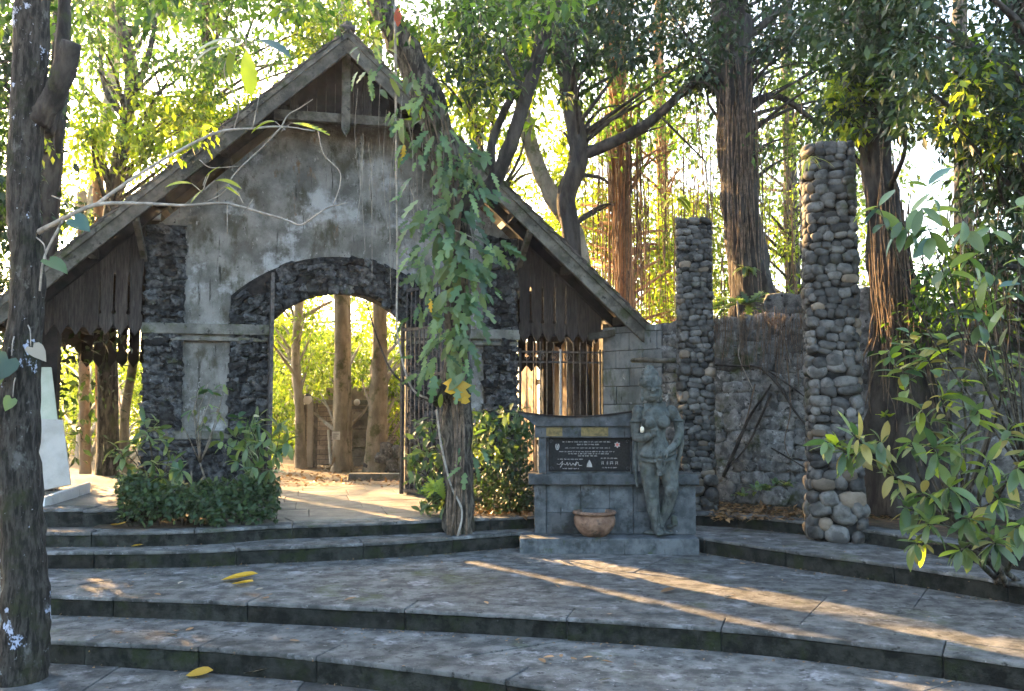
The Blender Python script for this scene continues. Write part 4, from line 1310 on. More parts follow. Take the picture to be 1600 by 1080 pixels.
# patches of ground that the low sun reaches: foliage leaves gaps for it
def poly_g(pts, z): return np.array([gp(a, b, z).xy for a, b in pts])
def strip(xa, xb, y0=9.1, ya=9.0, yb=4.6):
    k = TO_SUN.x/TO_SUN.y
    return np.array([(xa+(ya-y0)*k, ya), (xb+(ya-y0)*k, ya), (xb+(yb-y0)*k, yb), (xa+(yb-y0)*k, yb)])
BEAMS = [strip(-1.02, -.68), strip(-.26, .22)]
def inside(poly, Q):
    c = np.zeros(len(Q), bool); n = len(poly); j = n-1
    for i in range(n):
        xi, yi = poly[i]; xj, yj = poly[j]
        cond = ((yi > Q[:,1]) != (yj > Q[:,1])) & (Q[:,0] < (xj-xi)*(Q[:,1]-yi)/(yj-yi+1e-12)+xi)
        c ^= cond; j = i
    return c
TS = np.array(TO_SUN)
def lit_gap(P, z=0.0):
    t = (P[:,2]-z)/TS[2]
    Q = (P - TS[None,:]*t[:,None])[:, :2]
    k = np.zeros(len(P), bool)
    for b in BEAMS: k |= inside(b, Q)
    return k

def clumps(C, R, per, size, droop=.5, flat=.7, rng=RNG, avoid=True, dens=.36):
    """leaves around clump centres"""
    C = np.asarray(C); R = np.asarray(R)
    n = np.maximum(1, (per*rng.uniform(.6,1.4,len(C))).astype(int))
    idx = np.repeat(np.arange(len(C)), n)
    G = rng.normal(0, 1, (len(idx), 3))
    G[:,2] *= flat
    P = C[idx] + G*(R[idx]*dens)[:,None]
    D = norm(G)*.6 + rng.normal(0, .5, P.shape); D[:,2] -= droop
    U = rng.normal(0, .45, P.shape); U[:,2] += 1
    S = size*rng.uniform(.45, 1.55, len(P))
    if avoid:
        k = ~lit_gap(P)
        P, D, U, S = P[k], D[k], U[k], S[k]
    return P, D, U, S

SMALL = tmpl_small(.46); SIMPLE = tmpl_simple(.42)

def pxbox(n, x0, x1, y0, y1, d0, d1, rng=RNG):
    d = rng.uniform(d0, d1, n)
    return np.array([at(rng.uniform(x0,x1), rng.uniform(y0,y1), dd) for dd in d])

def make_tree(name, label, trunk, rads, crowns, bark, base_z=.25, group=None, cat='tree', sub=5, limb_share=.35, ribs=0, ribamp=0, limbs=(), roots=None, ring=12, seed=0, aerial_mat='root_red'):
    """trunk: [(px, py, depth)] from the foot up; crowns: [(n, x0,x1,y0,y1,d0,d1, clump radius, leaves per clump, leaf size, material, template)]"""
    tp = [at(*p) for p in trunk]
    root = empty(name, (tp[0].x, tp[0].y, base_z), 0, label, cat, group)
    off = root.location.copy()
    full = [(tp[0].x, tp[0].y, base_z-.15)] + [tuple(p) for p in tp]
    rr = [rads[0]*1.25] + list(rads)
    P = smooth_path([(*p, r) for p, r in zip(full, rr)], sub)
    pts = [Vector(p[:3]) - off for p in P]; rad = [max(p[3], .01) for p in P]
    t = MB().tube(pts, rad, ring, .22, ribs, ribamp, seed)
    t.build('trunk', M[bark], root, smooth=True)
    for (lp, lr) in limbs:
        q = smooth_path([(*(at(*a) - off), r) for a, r in zip(lp, lr)], 5)
        MB().tube([Vector(x[:3]) for x in q], [max(x[3], .006) for x in q], 8, .2, seed=seed+3).build('branch', M[bark], root, smooth=True)
    tw = MB()
    for (n, x0, x1, y0, y1, d0, d1, cr, per, size, mt, tm) in crowns:
        C = pxbox(n, x0, x1, y0, y1, d0, d1)
        R = RNG.uniform(.6, 1.4, n)*cr
        Pn, D, U, S = clumps(C, R, per, size)
        if len(Pn) == 0: continue
        cl = leaf_cloud(Pn - np.array(off)[None,:], D, U, S, tm)
        o = cloud_object('crown', *cl, M[mt], root); o['kind'] = 'stuff'
        A = np.array([tuple(p) for p in pts])
        for c in C[:int(n*limb_share)]:
            q = Vector(c) - off
            k = np.argmin(np.linalg.norm(A - np.array(q - Vector((0,0,.9)))[None,:], axis=1)); s = Vector(A[k])
            if (q - s).length > 7: continue
            m1 = s.lerp(q, .5) + Vector((random.gauss(0,.12), random.gauss(0,.12), .25*random.random()))
            ln = (q-s).length
            Q = smooth_path([tuple(s), tuple(m1), tuple(q)], 4)
            r0 = min(.035, rad[k]*.35) + ln*.003
            tw.tube(Q, list(np.linspace(r0, .006, len(Q))), 5)
    if tw.v:
        o = tw.build('twigs', M[bark], root, smooth=True); o['kind'] = 'stuff'
    if roots:
        ar = MB()
        for (n, x0, x1, y0, y1, ln0, ln1, d0, d1, r) in roots:
            for _ in range(n):
                p = at(random.uniform(x0,x1), random.uniform(y0,y1), random.uniform(d0,d1)) - off
                L_ = random.uniform(ln0, ln1); Q = []
                x = p.copy(); dx = random.gauss(0,.02); dy = random.gauss(0,.02)
                for k in range(6):
                    Q.append(x.copy()); x = x + Vector((random.gauss(dx,.018), random.gauss(dy,.018), -L_/5))
                ar.tube(Q, [r*random.uniform(.5,1.2)]*5 + [r*.4], 4, cap=False)
        o = ar.build('aerial_roots', M[aerial_mat], root); o['kind'] = 'stuff'
    return root

# ------------------------------------------------------------------ single leaves as parts
LEAF = {}
def leaf_mesh(key, tm, mat):
    v, f = tm
    me = bpy.data.meshes.new('leaf'); me.from_pydata([tuple(x) for x in v], [], f)
    me.polygons.foreach_set('use_smooth', [True]*len(me.polygons)); me.materials.append(M[mat]); LEAF[key] = me
for i, (w, fo, dr) in enumerate(((.36,.10,.30),(.40,.14,.45),(.33,.06,.15))):
    leaf_mesh(('shrub', i), tmpl_ell(w, fo, dr), 'lf_shrub')
    leaf_mesh(('old', i), tmpl_ell(w, fo, dr), 'lf_old')
    leaf_mesh(('lime', i), tmpl_ell(w, fo, dr), 'lf_lime')
for i, (n, w, dr) in enumerate(((4,.46,.45),(5,.40,.6),(3,.5,.35))):
    leaf_mesh(('vine', i), tmpl_lobed(n, w, dr), 'lf_vine')
    leaf_mesh(('vinegold', i), tmpl_lobed(n, w, dr), 'lf_gold')
leaf_mesh(('heart', 0), tmpl_heart(), 'lf_shrub'); leaf_mesh(('heartblue', 0), tmpl_heart(), 'lf_blue'); leaf_mesh(('heartpale', 0), tmpl_heart(.7), 'lf_pale')
leaf_mesh(('heartgold', 0), tmpl_lobed(2, 1.15, .3), 'lf_gold')
for k_, m_ in (('dry','lf_dry'), ('fallen_gold','lf_gold'), ('fallen_pale','lf_pale')): leaf_mesh((k_, 0), tmpl_ell(.62, .18, -.10, 5), m_)
leaf_mesh(('blade', 0), tmpl_ell(.10, .03, .55, 7), 'lf_shrub')
leaf_mesh(('red', 0), tmpl_ell(.4, .1, .2), 'lf_red'); leaf_mesh(('bluebig', 0), tmpl_ell(.42, .10, .28), 'lf_blue'); leaf_mesh(('lobegreen', 0), tmpl_lobed(8, .34, .35), 'lf_lime')

def set_leaf(key, base, d, up, size, parent, off, name='leaf'):
    d = Vector(d).normalized(); x = d.cross(Vector(up))
    if x.length < 1e-3: x = d.cross(Vector((1,0,.2)))
    x.normalize(); z = x.cross(d)
    m = Matrix((x*size, d*size, z*size)).transposed().to_4x4()
    m.translation = Vector(base) - off
    o = bpy.data.objects.new(name, LEAF[key]); o.matrix_local = m
    put(o, parent)
    return o

def whorl(tip, axis, n, size, keyf, parent, off, spread=1.0, droop=.25):
    """n leaves spaced along the last stretch of a twig, tighter at its end"""
    axis = Vector(axis).normalized()
    s = axis.cross(Vector((.2,.1,1)));  s = s.normalized() if s.length > 1e-3 else Vector((1,0,0))
    t = axis.cross(s); a0 = random.uniform(0, 6.28)
    for k in range(n):
        a = a0 + 2.399*k + random.gauss(0,.4)
        r = s*math.cos(a) + t*math.sin(a)
        back = (random.random()**1.6)*size*1.5
        d = r*spread*random.uniform(.5,1.3) + axis*random.uniform(.1,.9) + Vector((0,0,-droop*random.uniform(0,2.2)))
        set_leaf(keyf(), Vector(tip) - axis*back, d, Vector((random.gauss(0,.35),random.gauss(0,.35),1)) + r*.3, size*random.choice((.5,.75,.9,1.0,1.05,1.15))*random.uniform(.85,1.1), parent, off)

def shrub(name, label, base, tips, size, per, keyf, bark='bark', cat='shrub', group=None, r0=.018, mid=.35, spread=1.0, droop=.25, stems=3):
    base = Vector(base)
    root = empty(name, base, 0, label, cat, group)
    st = [base + Vector((random.gauss(0,.05), random.gauss(0,.05), -.02)) for _ in range(stems)]
    forks = [s.lerp(Vector(tips[random.randrange(len(tips))]), .35) + Vector((0,0,.05)) for s in st]
    for i in range(stems):
        MB().tube(smooth_path([tuple(st[i]-base), tuple(st[i].lerp(forks[i],.5)-base+Vector((random.gauss(0,.03),0,0))), tuple(forks[i]-base)], 4), list(np.linspace(r0, r0*.7, 9)), 7, .2).build('stem', M[bark], root, smooth=True)
    for tp in tips:
        tp = Vector(tp)
        f = min(forks, key=lambda q: (q-tp).length)
        m1 = f.lerp(tp, .55) + Vector((random.gauss(0,.05), random.gauss(0,.05), random.uniform(-.02,.10)))
        Q = smooth_path([tuple(f-base), tuple(m1-base), tuple(tp-base)], 4)
        MB().tube(Q, list(np.linspace(r0*.6, r0*.22, len(Q))), 6).build('twig', M[bark], root, smooth=True)
        whorl(tp, (tp-m1), random.randint(max(3, per-2), per+2), size, keyf, root, base, spread, droop)
    return root

# ================================================================== foreground tree at the left
FT = empty('mossy_tree', gp(32, 1062, -.3), 0, 'mossy lichen-spotted tree trunk at the left edge of the picture', 'tree')
off = FT.location.copy()
YT = off.y
tr = [(26,1075,.170),(36,1020,.150),(42,950,.140),(36,860,.134),(30,760,.132),(27,660,.132),(33,560,.112),(43,470,.104),(40,380,.100),(36,300,.100),(42,200,.104),(48,100,.108),(50,0,.108),(53,-140,.105),(58,-320,.10)]
Q = smooth_path([(*(at(a,b,YT)-off), r) for a,b,r in tr], 6)
Q = [np.append(Q[0][:3]+np.array((0,0,-.12)), Q[0][3]*1.15)] + Q
MB().tube([Vector(q[:3]) for q in Q], [q[3] for q in Q], 26, .16, 0, 0, 2).build('trunk', M['bark_lichen'], FT, smooth=True)
def limb_px(pts, parent, off, mat, name='branch', n=8, rough=.25):
    q = smooth_path([(*(at(a,b,d)-off), r) for a,b,d,r in pts], 6)
    return MB().tube([Vector(x[:3]) for x in q], [max(x[3],.003) for x in q], n, rough).build(name, M[mat], parent, smooth=True)
limb_px([(60,190,YT,.075),(85,150,YT-.05,.07),(102,105,YT-.1,.068),(112,66,YT-.15,.06)], FT, off, 'bark_dark', 'cut_branch', 12)
limb_px([(72,210,YT+.2,.05),(88,150,YT+.3,.05),(98,60,YT+.35,.045),(104,-60,YT+.4,.04)], FT, off, 'bark_dark')
limb_px([(70,160,YT+.2,.04),(90,190,YT+.3,.035),(92,240,YT+.35,.03)], FT, off, 'bark_dark')
# bare pale branches reaching across the gate
limb_px([(55,365,YT,0.0187),(100,342,YT-.1,0.0158),(150,320,YT-.1,0.0137),(215,318,YT,0.0115),(290,321,YT+.05,0.0101),(350,318,YT+.1,0.0094),(400,330,YT+.15,0.0079),(450,345,YT+.2,0.0072),(472,351,YT+.2,0.0065),(510,326,YT+.2,0.0050),(543,317,YT+.2,0.0029)], FT, off, 'twig')
limb_px([(150,320,YT-.1,0.0115),(200,284,YT,0.0108),(270,241,YT+.1,0.0094),(340,207,YT+.2,0.0086),(395,201,YT+.25,0.0079),(440,198,YT+.3,0.0065),(492,205,YT+.35,0.0043)], FT, off, 'twig')
limb_px([(440,198,YT+.3,0.0058),(450,180,YT+.3,0.0043),(470,168,YT+.3,0.0036),(489,155,YT+.3,0.0022)], FT, off, 'twig')
limb_px([(440,198,YT+.3,0.0058),(410,230,YT+.3,0.0050),(368,270,YT+.25,0.0043),(350,300,YT+.2,0.0036),(322,316,YT+.1,0.0029)], FT, off, 'twig')
limb_px([(497,205,YT+.35,0.0029),(505,240,YT+.3,0.0029),(530,267,YT+.25,0.0032),(531,290,YT+.25,0.0029),(521,320,YT+.2,0.0029)], FT, off, 'twig')
limb_px([(395,201,YT+.25,0.0043),(405,150,YT+.2,0.0036),(415,115,YT+.2,0.0029),(450,70,YT+.2,0.0022)], FT, off, 'twig')
limb_px([(365,203,YT+.25,0.0043),(372,165,YT+.2,0.0036),(350,110,YT+.2,0.0029),(372,60,YT+.2,0.0022)], FT, off, 'twig')
limb_px([(380,318,YT+.1,0.0029),(370,300,YT+.1,0.0022),(355,288,YT+.1,0.0014)], FT, off, 'twig'); limb_px([(385,326,YT+.1,0.0022),(395,312,YT+.1,0.0014)], FT, off, 'twig'); limb_px([(372,260,YT+.25,0.0022),(330,262,YT+.25,0.0018),(312,250,YT+.25,0.0014)], FT, off, 'twig')
limb_px([(355,318,YT+.1,0.0029),(355,365,YT+.1,0.0011)], FT, off, 'twig')
limb_px([(100,342,YT-.1,0.0086),(70,400,YT-.12,0.0072),(62,455,YT-.12,0.0072)], FT, off, 'twig')
for (px,py,key,sz,dx,dz) in ((300,287,('lime',0),.17,-1,.05),(335,283,('lime',1),.17,1,.1),(350,292,('lime',0),.12,1,-.3),(318,296,('lime',2),.13,-.6,-.5),(322,276,('lime',2),.14,.3,.2),
                             (385,78,('lime',0),.30,.1,-1),(370,60,('shrub',0),.30,-1,-.2),(400,62,('bluebig',0),.28,1,-.3),(372,70,('lime',1),.22,-.5,-1),(350,72,('shrub',1),.28,-1,-.35),
                             (130,150,('lime',1),.12,-.3,-.6),(118,120,('shrub',0),.13,.9,.1),(455,192,('lobegreen',0),.26,1,-.05),(430,190,('lime',1),.18,-1,.0)):
    set_leaf(key, at(px,py,YT+.15), (dx,random.uniform(-.4,.1),dz), (0,-.6,1), sz, FT, off)
    limb_px([(px-dx*16,py+14 if dz > -.4 else py-26,YT+.15,.0035),(px-dx*6,py+5 if dz > -.4 else py-12,YT+.15,.003),(px,py,YT+.15,.002)], FT, off, 'twig', 'leaf_stalk', 5)
for (px,py,key,sz,d,u) in ((18,555,('heartblue',0),.20,(-.5,-.25,-.9),(.3,-1,.3)),(-6,560,('heart',0),.18,(.2,-.2,-1),(.2,-1,.2)),(48,540,('heartpale',0),.15,(.7,-.2,-.55),(.3,-.8,.6)),
                           (112,340,('heartblue',0),.15,(.7,-.1,-.45),(.2,-.8,.5)),(72,405,('heart',0),.17,(1,-.1,-.5),(.2,-.5,1)),(20,620,('heart',0),.10,(-.4,-.2,-.9),(.2,-1,.2))):
    set_leaf(key, at(px,py,YT-.18), d, u, sz, FT, off)
    limb_px([(px*.6+14,py-34,YT-.06,.005),(px*.9+4,py-22,YT-.16,.004),(px,py+1,YT-.18,.003)], FT, off, 'twig', 'leaf_stalk', 5)

def canopy(parent, off, boxes, rng=RNG):
    for (n, x0, x1, y0, y1, d0, d1, cr, per, size, mt, tm) in boxes:
        C = pxbox(n, x0, x1, y0, y1, d0, d1); R = rng.uniform(.6,1.4,n)*cr
        Pn, D, U, S = clumps(C, R, per, size)
        o = cloud_object('crown', *leaf_cloud(Pn-np.array(off)[None,:], D, U, S, tm), M[mt], parent); o['kind'] = 'stuff'
canopy(FT, off, [(34,-40,260,-90,40,6.5,9,.30,34,.10,'lf_mid',SIMPLE),(30,240,540,-90,40,6.5,9,.28,30,.10,'lf_mid',SIMPLE),(16,60,330,150,240,7.5,9,.2,26,.075,'lf_yel',SIMPLE)])
# ================================================================== vine-covered tree before the gate
VT = empty('vine_clad_tree', gp(720, 858, 0), 0, 'leaning tree wrapped in climbing vines in front of the right gate pier', 'tree')
off = VT.location.copy(); YV = off.y + .1
tr = [(721,862,.20),(718,840,.165),(717,780,.148),(716,700,.142),(714,640,.155),(714,600,.138),(714,520,.135),(716,440,.125),(716,370,.13),(706,300,.150),(688,220,.16),(668,150,.155),(640,90,.15),(615,45,.14),(590,-10,.13),(560,-90,.12)]
Q = smooth_path([(*(at(a,b,YV)-off), r) for a,b,r in tr], 6)
MB().tube([Vector(q[:3]) for q in Q], [q[3] for q in Q], 20, .30, 5, .07, 4).build('trunk', M['bark'], VT, smooth=True)
MB().tube([at(684,628,YV-.12)-off, at(676,618,YV-.2)-off, at(690,606,YV-.2)-off, at(720,610,YV-.16)-off], [.06,.075,.07,.05], 10, .4).build('burl', M['bark'], VT, smooth=True)
limb_px([(706,330,YV,.11),(745,310,YV,.10),(775,278,YV,.085),(800,220,YV-.1,.075),(822,150,YV-.15,.068),(845,80,YV-.2,.06),(868,0,YV-.25,.055),(885,-90,YV-.3,.05)], VT, off, 'bark_dark', 'branch', 12)
limb_px([(772,275,YV,.05),(768,230,YV,.045),(790,170,YV+.1,.04),(830,100,YV+.2,.03),(842,40,YV+.3,.025)], VT, off, 'bark_dark', 'branch', 9)
limb_px([(822,150,YV-.15,.03),(800,110,YV-.1,.02),(780,60,YV-.1,.015)], VT, off, 'bark_dark'); 
# climbing stems and hanging strands
for k in range(10):
    x = 714 + random.uniform(-12,12); ph = random.random()*6
    limb_px([(x+7*math.sin(ph), 850, YV-.19,.012),(x+8*math.sin(ph+1), 770, YV-.21,.012),(715+10*math.sin(ph+2), 690, YV-.20,.011),(715+10*math.sin(ph+3), 600, YV-.19,.011),(714+18*math.sin(ph+4), 480, YV-.16,.010),(712+16*math.sin(ph+5), 380, YV-.17,.009),(700+20*math.sin(ph+6), 290, YV-.19,.008),(676+18*math.sin(ph), 180, YV-.18,.007)], VT, off, 'root', 'climbing_stem', 6)
limb_px([(682,640,YV-.2,.012),(690,700,YV-.22,.012),(705,760,YV-.24,.012),(722,800,YV-.25,.012),(712,850,YV-.28,.014)], VT, off, 'twig', 'climbing_stem', 6)
limb_px([(617,8,YV-.3,.014),(618,100,YV-.3,.014),(619,200,YV-.3,.013),(620,300,YV-.3,.012),(621,420,YV-.3,.011),(621,520,YV-.3,.010),(640,600,YV-.3,.010),(668,622,YV-.25,.012),(690,612,YV-.2,.016)], VT, off, 'twig', 'hanging_stem', 7)
limb_px([(572,470,YV-.2,.006),(590,530,YV-.2,.008),(612,580,YV-.2,.010),(640,605,YV-.2,.012),(672,628,YV-.2,.014)], VT, off, 'bark_dark', 'branch', 7)
limb_px([(640,290,YV-.3,.006),(655,325,YV-.3,.006),(690,350,YV-.3,.006),(740,372,YV-.25,.006)], VT, off, 'twig', 'hanging_stem', 6)
strands = MB()
for k in range(22):
    x = random.uniform(555,705); y0 = random.uniform(120,260); y1 = y0 + random.uniform(60,230)
    d = YV - random.uniform(-.05,.45)
    a = at(x,y0,d)-off; b = at(x+random.uniform(-6,6),y1,d)-off
    m1 = a.lerp(b,.5)+Vector((random.gauss(0,.02),0,0))
    strands.tube(smooth_path([tuple(a),tuple(m1),tuple(b)],3), .0025, 4, cap=False)
o = strands.build('hanging_strands', M['twig'], VT); o['kind'] = 'stuff'

canopy(VT, off, [(40,560,900,-90,70,8,10.5,.32,40,.11,'lf_mid',SIMPLE),(26,720,900,0,150,8.5,10.5,.3,36,.10,'lf_dark',SIMPLE),(16,640,860,60,260,9,10.5,.22,26,.10,'lf_yel',SIMPLE)])
VI = empty('climbing_vine', gp(716, 850, 0), 0, 'climbing vine with deeply lobed drooping leaves clothing the leaning tree', 'vine')
off2 = VI.location.copy()
limb_px([(705,838,YV-.25,.012),(712,760,YV-.25,.012),(714,660,YV-.25,.011),(710,560,YV-.22,.011),(722,460,YV-.2,.010),(712,380,YV-.2,.010),(708,300,YV-.22,.009),(672,180,YV-.2,.008),(625,70,YV-.2,.006)], VI, off2, 'root', 'stem', 7)
# a dozen leafy zones down the trunk: (px, py, spread, leaves, size)
zones = [(650,115,20,7,.2),(664,165,20,8,.22),(680,205,24,10,.24),(696,255,28,12,.26),(700,330,45,18,.30),(735,300,30,14,.28),(680,360,35,14,.28),(720,400,40,18,.30),(770,390,25,7,.30),(665,420,32,14,.27),(700,470,42,20,.28),(740,450,30,12,.26),(660,480,25,9,.25),(715,530,34,14,.30),(690,570,30,12,.27),(730,580,25,8,.26),
         (590,115,26,8,.24),(580,75,18,5,.22),(625,185,16,7,.26),(712,280,28,8,.25),(745,250,25,8,.22),(640,240,20,4,.2),(720,230,22,7,.2),(700,705,25,8,.18),(735,715,16,6,.18)]
for (zx, zy, sp, n, sz) in zones:
    for _ in range(int(n*1.5)):
        a = random.uniform(0, 6.28)
        px = zx + random.gauss(0, sp*.6); py = zy + random.gauss(0, sp*.55)
        side = (px - zx)/sp
        d = Vector((side*.9 + random.gauss(0,.35), -.45 + random.gauss(0,.3), -.75 + random.gauss(0,.3)))
        q = at(px,py,YV-.22-random.uniform(0,.25))
        if lit_gap(np.array([tuple(q)]))[0]: continue
        set_leaf(('vine', random.randrange(3)) if random.random() < .75 else ('shrub', random.randrange(3)), q, d, (side*.4+random.gauss(0,.4),-1,.55+random.gauss(0,.5)), sz*random.uniform(.35,1.0), VI, off2)
for (px,py,sz,key) in ((716,592,.22,('heartgold',0)),(706,590,.16,('heartgold',0)),(725,612,.12,('heartgold',0)),(672,466,.13,('vinegold',0)),(632,225,.16,('vinegold',1)),(690,615,.13,('lime',1))):
    set_leaf(key, at(px,py,YV-.42), (random.gauss(0,.2),-.3,-1), (0,-1,.2), sz, VI, off2)
o = set_leaf(('red',0), at(622,12,YV-.3), (0,-.2,-1), (0,-1,.2), .20, VI, off2)
# fern-like yellow green fronds at its foot
FNR = empty('bird_nest_fern', gp(690, 800, .0).to_tuple(), 0, 'yellow green fern on the left side of the vine-clad trunk', 'fern')
FNR.location = at(694,775,YV-.05); off3 = FNR.location.copy()
for k in range(9):
    a = math.radians(100 + k*16 + random.uniform(-6,6))
    set_leaf(('lobegreen',0), off3 + Vector((0,0,.03*k-.05)), (math.cos(a), -.35, math.sin(a)*.9), (0,-1,.6), random.uniform(.18,.28), FNR, off3)

# ================================================================== shrub on the right
def kshrub():
    r = random.random()
    if r < .68: return ('shrub', random.randrange(3))
    if r < .84: return ('old', random.randrange(3))
    return ('lime', random.randrange(3))
tips = []
for (px,py,d) in ((1290,690,5.9),(1330,676,5.8),(1318,706,6.0),(1375,690,5.9),(1425,690,6.0),(1395,742,5.8),(1440,640,5.9),(1385,545,6.1),(1420,520,6.2),(1450,560,6.0),(1410,575,6.1),(1480,530,6.3),(1500,590,6.1),(1470,620,5.9),(1530,640,5.8),(1500,690,5.6),
                  (1460,700,5.6),(1480,760,5.5),(1440,770,5.6),(1410,790,5.7),(1450,820,5.5),(1510,810,5.4),(1545,720,5.5),(1560,780,5.4),(1585,660,5.6),(1590,730,5.4),(1595,820,5.3),(1555,850,5.3),(1430,850,5.6),(1500,860,5.4),(1570,590,5.9),(1600,560,6.0),(1550,545,6.2),(1615,690,5.5),(1640,760,5.4)):
    tips.append(at(px,py,d))
shrub('broadleaf_shrub', 'large broadleaf shrub with glossy and yellowing leaves at the right edge', gp(1570,905,.15), tips, .152, 15, kshrub, 'bark', r0=.022, stems=5)
tips = [at(px,py,d) for (px,py,d) in ((1372,318,5.4),(1400,330,5.3),(1440,325,5.2),(1480,410,5.4),(1510,400,5.6),(1540,420,5.5),(1570,450,5.4),(1520,470,5.5),(1500,330,5.5),(1545,350,5.6),(1590,400,5.3),(1600,320,5.4),(1450,290,5.5))]
shrub('tall_sapling', 'slender sapling with long drooping leaves above the broadleaf shrub', gp(1650,915,.15), tips, .19, 7, lambda: ('bluebig',0) if random.random() < .15 else ('shrub', random.randrange(3)), 'bark', r0=.012, stems=2, droop=.6)

# ================================================================== plants in the left bed
ub = [p for p in P4 if -3.95 < p[0] < gw(-1.22,-2.6,0).x]
N = 5200
Pc = []
while len(Pc) < N:
    px = random.uniform(188,436); 
    d = random.uniform(8.55, 9.6)
    b = at(px, 700, d)
    yl = np.interp(b.x, P4[:,0], P4[:,1]) - .22
    if d < yl: continue
    u = (Vector((b.x,b.y,0))-Vector((G0.x,G0.y,0))).dot(GU)
    f = min(1, (d-yl)/.35)
    hgt = .06 + .40*f*(.72+.75*mnoise.noise(Vector((b.x*2.5,b.y*2.5,1))))
    Pc.append((b.x, b.y, .30 + hgt*random.random()**.45))
Pc = np.array(Pc); D = RNG.normal(0,.6,Pc.shape); D[:,1] -= .35; D[:,2] += .1; U = RNG.normal(0,.4,Pc.shape); U[:,2] += 1
gc = empty('ground_cover_hedge', gp(310,822,.28), 0, 'low clipped hedge of small round leaves at the foot of the left gate pier', 'hedge')
o = cloud_object('foliage', *leaf_cloud(Pc - np.array(gc.location)[None,:], D, U, RNG.uniform(.05,.085,len(Pc)), tmpl_simple(.6)), M['lf_cover'], gc); o['kind'] = 'stuff'
st_ = MB()
for k in range(60):
    b = Pc[random.randrange(len(Pc))]; a = (b[0]+random.gauss(0,.05), max(b[1], 8.8)+random.gauss(0,.05)*.3, .27)
    st_.tube([Vector(a)-gc.location, Vector(b)-gc.location], .005, 4, cap=False)
o = st_.build('stems', M['bark_dark'], gc); o['kind'] = 'stuff'
kg = lambda: ('shrub', random.randrange(3))
tips = [at(*p) for p in ((205,690,9.3),(190,710,9.2),(225,660,9.5),(245,655,9.6),(260,690,9.4),(215,735,9.1),(235,720,9.1),(270,720,9.2),(195,745,9.0),(250,745,9.0),(285,735,9.1),(232,680,9.2),(178,700,9.2))]
shrub('leafy_bush', 'leafy dark green bush at the outer corner of the left gate pier', gp(232,800,.28)+Vector((0,.45,0)), tips, .165, 10, kg, 'bark', r0=.014)
tips = [at(*p) for p in ((345,690,9.3),(372,650,9.6),(390,665,9.5),(405,650,9.6),(385,700,9.2),(410,690,9.2),(425,680,9.2),(432,705,9.1),(420,735,9.0),(395,730,9.0),(370,720,9.1),(440,660,9.3),(448,690,9.2),(365,680,9.4))]
shrub('leafy_bush', 'leafy bush leaning over the edge of the arch at the left jamb', gp(392,800,.28)+Vector((0,.45,0)), tips, .16, 10, kg, 'bark', r0=.014)
tips = [at(*p) for p in ((318,660,9.3),(300,640,9.4),(330,620,9.4),(345,645,9.4),(285,665,9.3),(310,610,9.5),(325,600,9.5),(350,600,9.6))]
shrub('young_sapling', 'thin pale-stemmed sapling growing up the middle of the left gate pier', gp(283,795,.28)+Vector((0,.35,0)), tips, .12, 4, kg, 'twig', r0=.013, stems=2)
sp = empty('strap_leaf_plant', gp(375,800,.28)+Vector((0,.4,0)), 0, 'tuft of long narrow strap leaves above the low hedge', 'plant')
for k in range(36):
    a = random.uniform(0,6.28)
    set_leaf(('blade',0), Vector(sp.location)+Vector((0,0,.25)), (math.cos(a)*.6, math.sin(a)*.4, 1.0), (math.cos(a),math.sin(a),.1), random.uniform(.4,.75), sp, sp.location)

# ================================================================== bushes right of the path
def bush(name, label, boxes, n, size, base, mat='lf_bush', leaf_objs=0, tm=None, cat='bush'):
    r = empty(name, base, 0, label, cat); off = Vector(base)
    P = []
    for (x0,x1,y0,y1,d0,d1,k) in boxes:
        for _ in range(int(n*k)):
            P.append(at(random.uniform(x0,x1), random.uniform(y0,y1), random.uniform(d0,d1)))
    P = np.array(P); P = P[P[:,2] > .30]; P = P[~lit_gap(P)]
    D = RNG.normal(0,.55,P.shape); D[:,1] -= .5; D[:,2] -= .25; U = RNG.normal(0,.4,P.shape); U[:,2] += 1
    o = cloud_object('foliage', *leaf_cloud(P-np.array(off)[None,:], D, U, size*RNG.uniform(.65,1.3,len(P)), tm or tmpl_ell(.40,.1,.25,4)), M[mat], r); o['kind'] = 'stuff'
    for k in range(14):
        b = Vector(P[random.randrange(len(P))]); a = off + Vector((random.gauss(0,.12), random.gauss(0,.1), -.02))
        m1 = a.lerp(b,.5)+Vector((random.gauss(0,.04),0,.06))
        MB().tube(smooth_path([tuple(a-off),tuple(m1-off),tuple(b-off)],4), list(np.linspace(.012,.005,9)), 5).build('stem', M['bark_dark'], r, smooth=True)
    return r
bush('spreading_bush', 'leafy bush spilling over the path edge left of the vine-clad trunk', ((645,700,655,710,9.5,10.4,.3),(638,705,700,760,9.4,10.2,.4),(650,710,755,800,9.25,9.8,.3)), 520, .115, gp(680,797,.28)+Vector((0,.3,0)))
bush('spreading_bush', 'tall green bush between the vine-clad trunk and the monument', ((735,830,640,690,9.9,10.8,.45),(735,828,690,720,9.8,10.4,.3),(725,832,655,700,10.2,11,.25)), 520, .125, gp(775,790,.28)+Vector((0,.6,0)))
bush('dense_low_bush', 'dense dark low bush behind the left side of the monument', ((735,832,720,800,9.6,10.2,1.0),), 1500, .065, gp(790,800,.28)+Vector((0,.4,0)), 'lf_dark', tm=tmpl_simple(.5))
# ================================================================== trees behind
V = 'lf_yel'; Md = 'lf_mid'; Dk = 'lf_dark'; Fa = 'lf_far'
def T(name, label, trunk, rads, crowns, *a, **k):
    return make_tree(name, label, trunk, rads, [(int(c[0]*1.2),)+tuple(c[1:8])+(int(c[8]*1.1),)+tuple(c[9:]) for c in crowns], *a, **k)
